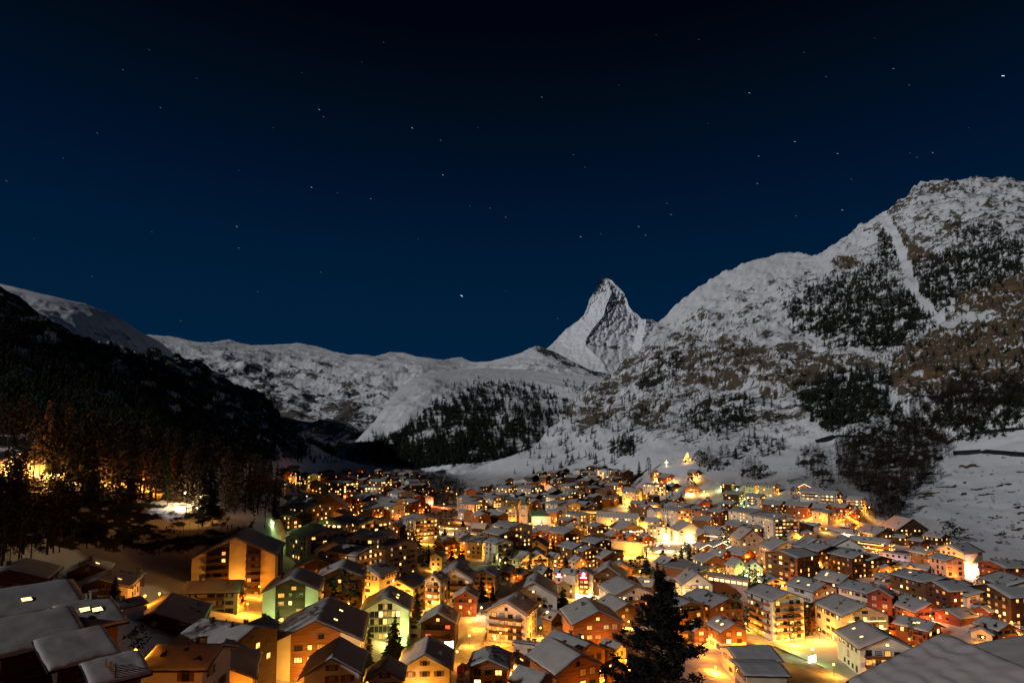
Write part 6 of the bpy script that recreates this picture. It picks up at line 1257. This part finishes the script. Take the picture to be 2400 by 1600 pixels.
# ---------------------------------------------------------------- near details
def near_bits():
    P = at(258, 1590, 73); o = bpy.data.objects.new('balcony_screen', None); COL.objects.link(o); o.location = P; o.rotation_euler = (0, 0, -.55); tag(o, 'slatted wooden balcony screen on the near red house', 'screen')
    for x in (-1.25, 0, 1.25): link('post', boxmesh('post', [(-.05, .05, -.05, .05, 0, 2.1)], m_dark), o, (x, 0, 0))
    sl = boxmesh('slat', [(-1.35, 1.35, -.09, -.06, 0, .1)], m_timber)
    for i in range(9): link('slat', sl, o, (0, 0, .1 + i * .22))
near_bits()
# ---------------------------------------------------------------- stars: short trails of a long exposure are left out, each star a small disc of light far off
STARS = [(748,257,1),(758,274,.6),(966,300,1.1),(1038,410,1),(730,439,1),(555,531,.9),(560,581,.6),(1082,693,2.2),(288,164,.6),(376,253,.6),(228,312,.6),(148,371,.4),(15,424,.6),(350,117,.4),(461,184,.4),(899,100,.4),(869,466,.7),(1033,329,.6),(1185,509,.6),(1148,488,.5),(752,638,.5),(604,683,.5),(423,752,.5),(215,648,.4),(356,544,.4),(1102,483,.4),(791,452,.4),(707,171,.3),(848,146,.3),(1270,228,.7),(1756,218,1),(2094,161,.8),(2351,178,2.4),(1863,332,1),(1963,360,.9),(1778,366,.8),(2186,358,.8),(1974,492,1),(1775,430,.8),(1866,506,.6),(1573,503,.7),(1497,531,.8),(1513,551,.7),(1361,555,1),(1563,477,.5),(1344,363,.5),(1638,93,.4),(1936,180,.5),(2131,200,.5),(1996,420,.5),(2149,369,.5),(1307,746,.5),(1884,123,.4),(1538,82,.3),(1408,548,.4),(2133,359,.4),(1371,392,.4),(1185,683,.3),(640,300,.3),(2050,90,.3),(1660,290,.3),(2270,300,.3),(1450,200,.3),(560,400,.3),(80,560,.3),(980,560,.35),(1120,300,.3)]
def stars():
    ms = {}
    for px, py, b in STARS:
        k = round(b, 1)
        if k not in ms:
            m, nt, bs = nodes('star_light'); bs.inputs['Base Color'].default_value = (0, 0, 0, 1); bs.inputs['Emission Color'].default_value = (.72, .84, 1.0, 1); bs.inputs['Emission Strength'].default_value = .40 * b ** 1.5; m.cycles.emission_sampling = 'NONE'
            r = 17 + 8 * b; V = [(r * x, 0, r * z) for x, z in ((-1.5, .55), (-1.2, .95), (1.5, -.35), (1.6, -.75), (1.2, -.95), (-1.5, .15))]; V += [(x, 12, z) for x, y, z in V]; n = 6
            ms[k] = mesh('star', V, [tuple(range(n - 1, -1, -1)), tuple(range(n, 2 * n))] + [(i, (i + 1) % n, n + (i + 1) % n, n + i) for i in range(n)], [m])
        P = at(px, py, 26000); o = link('star', ms[k], None, P); d = P - cam.location; o.rotation_euler = (math.asin(d.z / d.length) * 1, 0, math.atan2(-d.x, d.y)) if False else d.to_track_quat('Y', 'Z').to_euler()
        tag(o, 'brightest star low in the sky above the snow ridge' if b == 2.2 else 'brightest bluish star high above the rocky mountain' if b == 2.4 else 'faint white star in the dark blue sky', 'star', 'stars in the night sky')
stars()

# avalanche galleries crossing the slope above the meadow
def gallery(pts, h, label):
    Q = [gpt(*p) for p in pts]; V, Fc = [], []; V2, F2 = [], []
    for a, b in zip(Q, Q[1:]):
        d = (b - a).normalized(); n = Vector((-d.y, d.x, 0)).normalized() * (1 if Vector((-d.y, d.x, 0)).y > 0 else -1); b0 = len(V)
        for p in (a, b):
            for z in (-4, h): V += [tuple(p + Vector((0, 0, z))), tuple(p + n * 9 + Vector((0, 0, z + (2 if z > 0 else 0))))]
        Fc += [(b0, b0 + 4, b0 + 6, b0 + 2), (b0 + 2, b0 + 6, b0 + 7, b0 + 3), (b0 + 1, b0 + 3, b0 + 7, b0 + 5)]
        if a is Q[0]: Fc.append((b0, b0 + 2, b0 + 3, b0 + 1))
        if b is Q[-1]: Fc.append((b0 + 4, b0 + 5, b0 + 7, b0 + 6))
    o = tag(link('avalanche_gallery', mesh('avalanche_gallery', V, Fc, [m_bare])), label, 'gallery', 'avalanche galleries above the meadow')
    n_ = 0
gallery([(2235,1068),(2300,1064),(2360,1070),(2440,1078)], 3.6, 'lower dark avalanche gallery running across the slope above the meadow')
gallery([(2265,1022),(2330,1016),(2440,1012)], 3.6, 'upper dark avalanche gallery running across the slope above the meadow')
gallery([(1918,1036),(1960,1030),(2030,1034),(2050,1030)], 2.6, 'short dark gallery above the brown larch wood')
lamp(Vector((-3, -9, 97)), 'o', 11000, 'added unseen orange lamp behind the viewpoint warming the near roofs', 6.0, 'street lamps of the village')  # added out of view, only to warm the near snow roofs
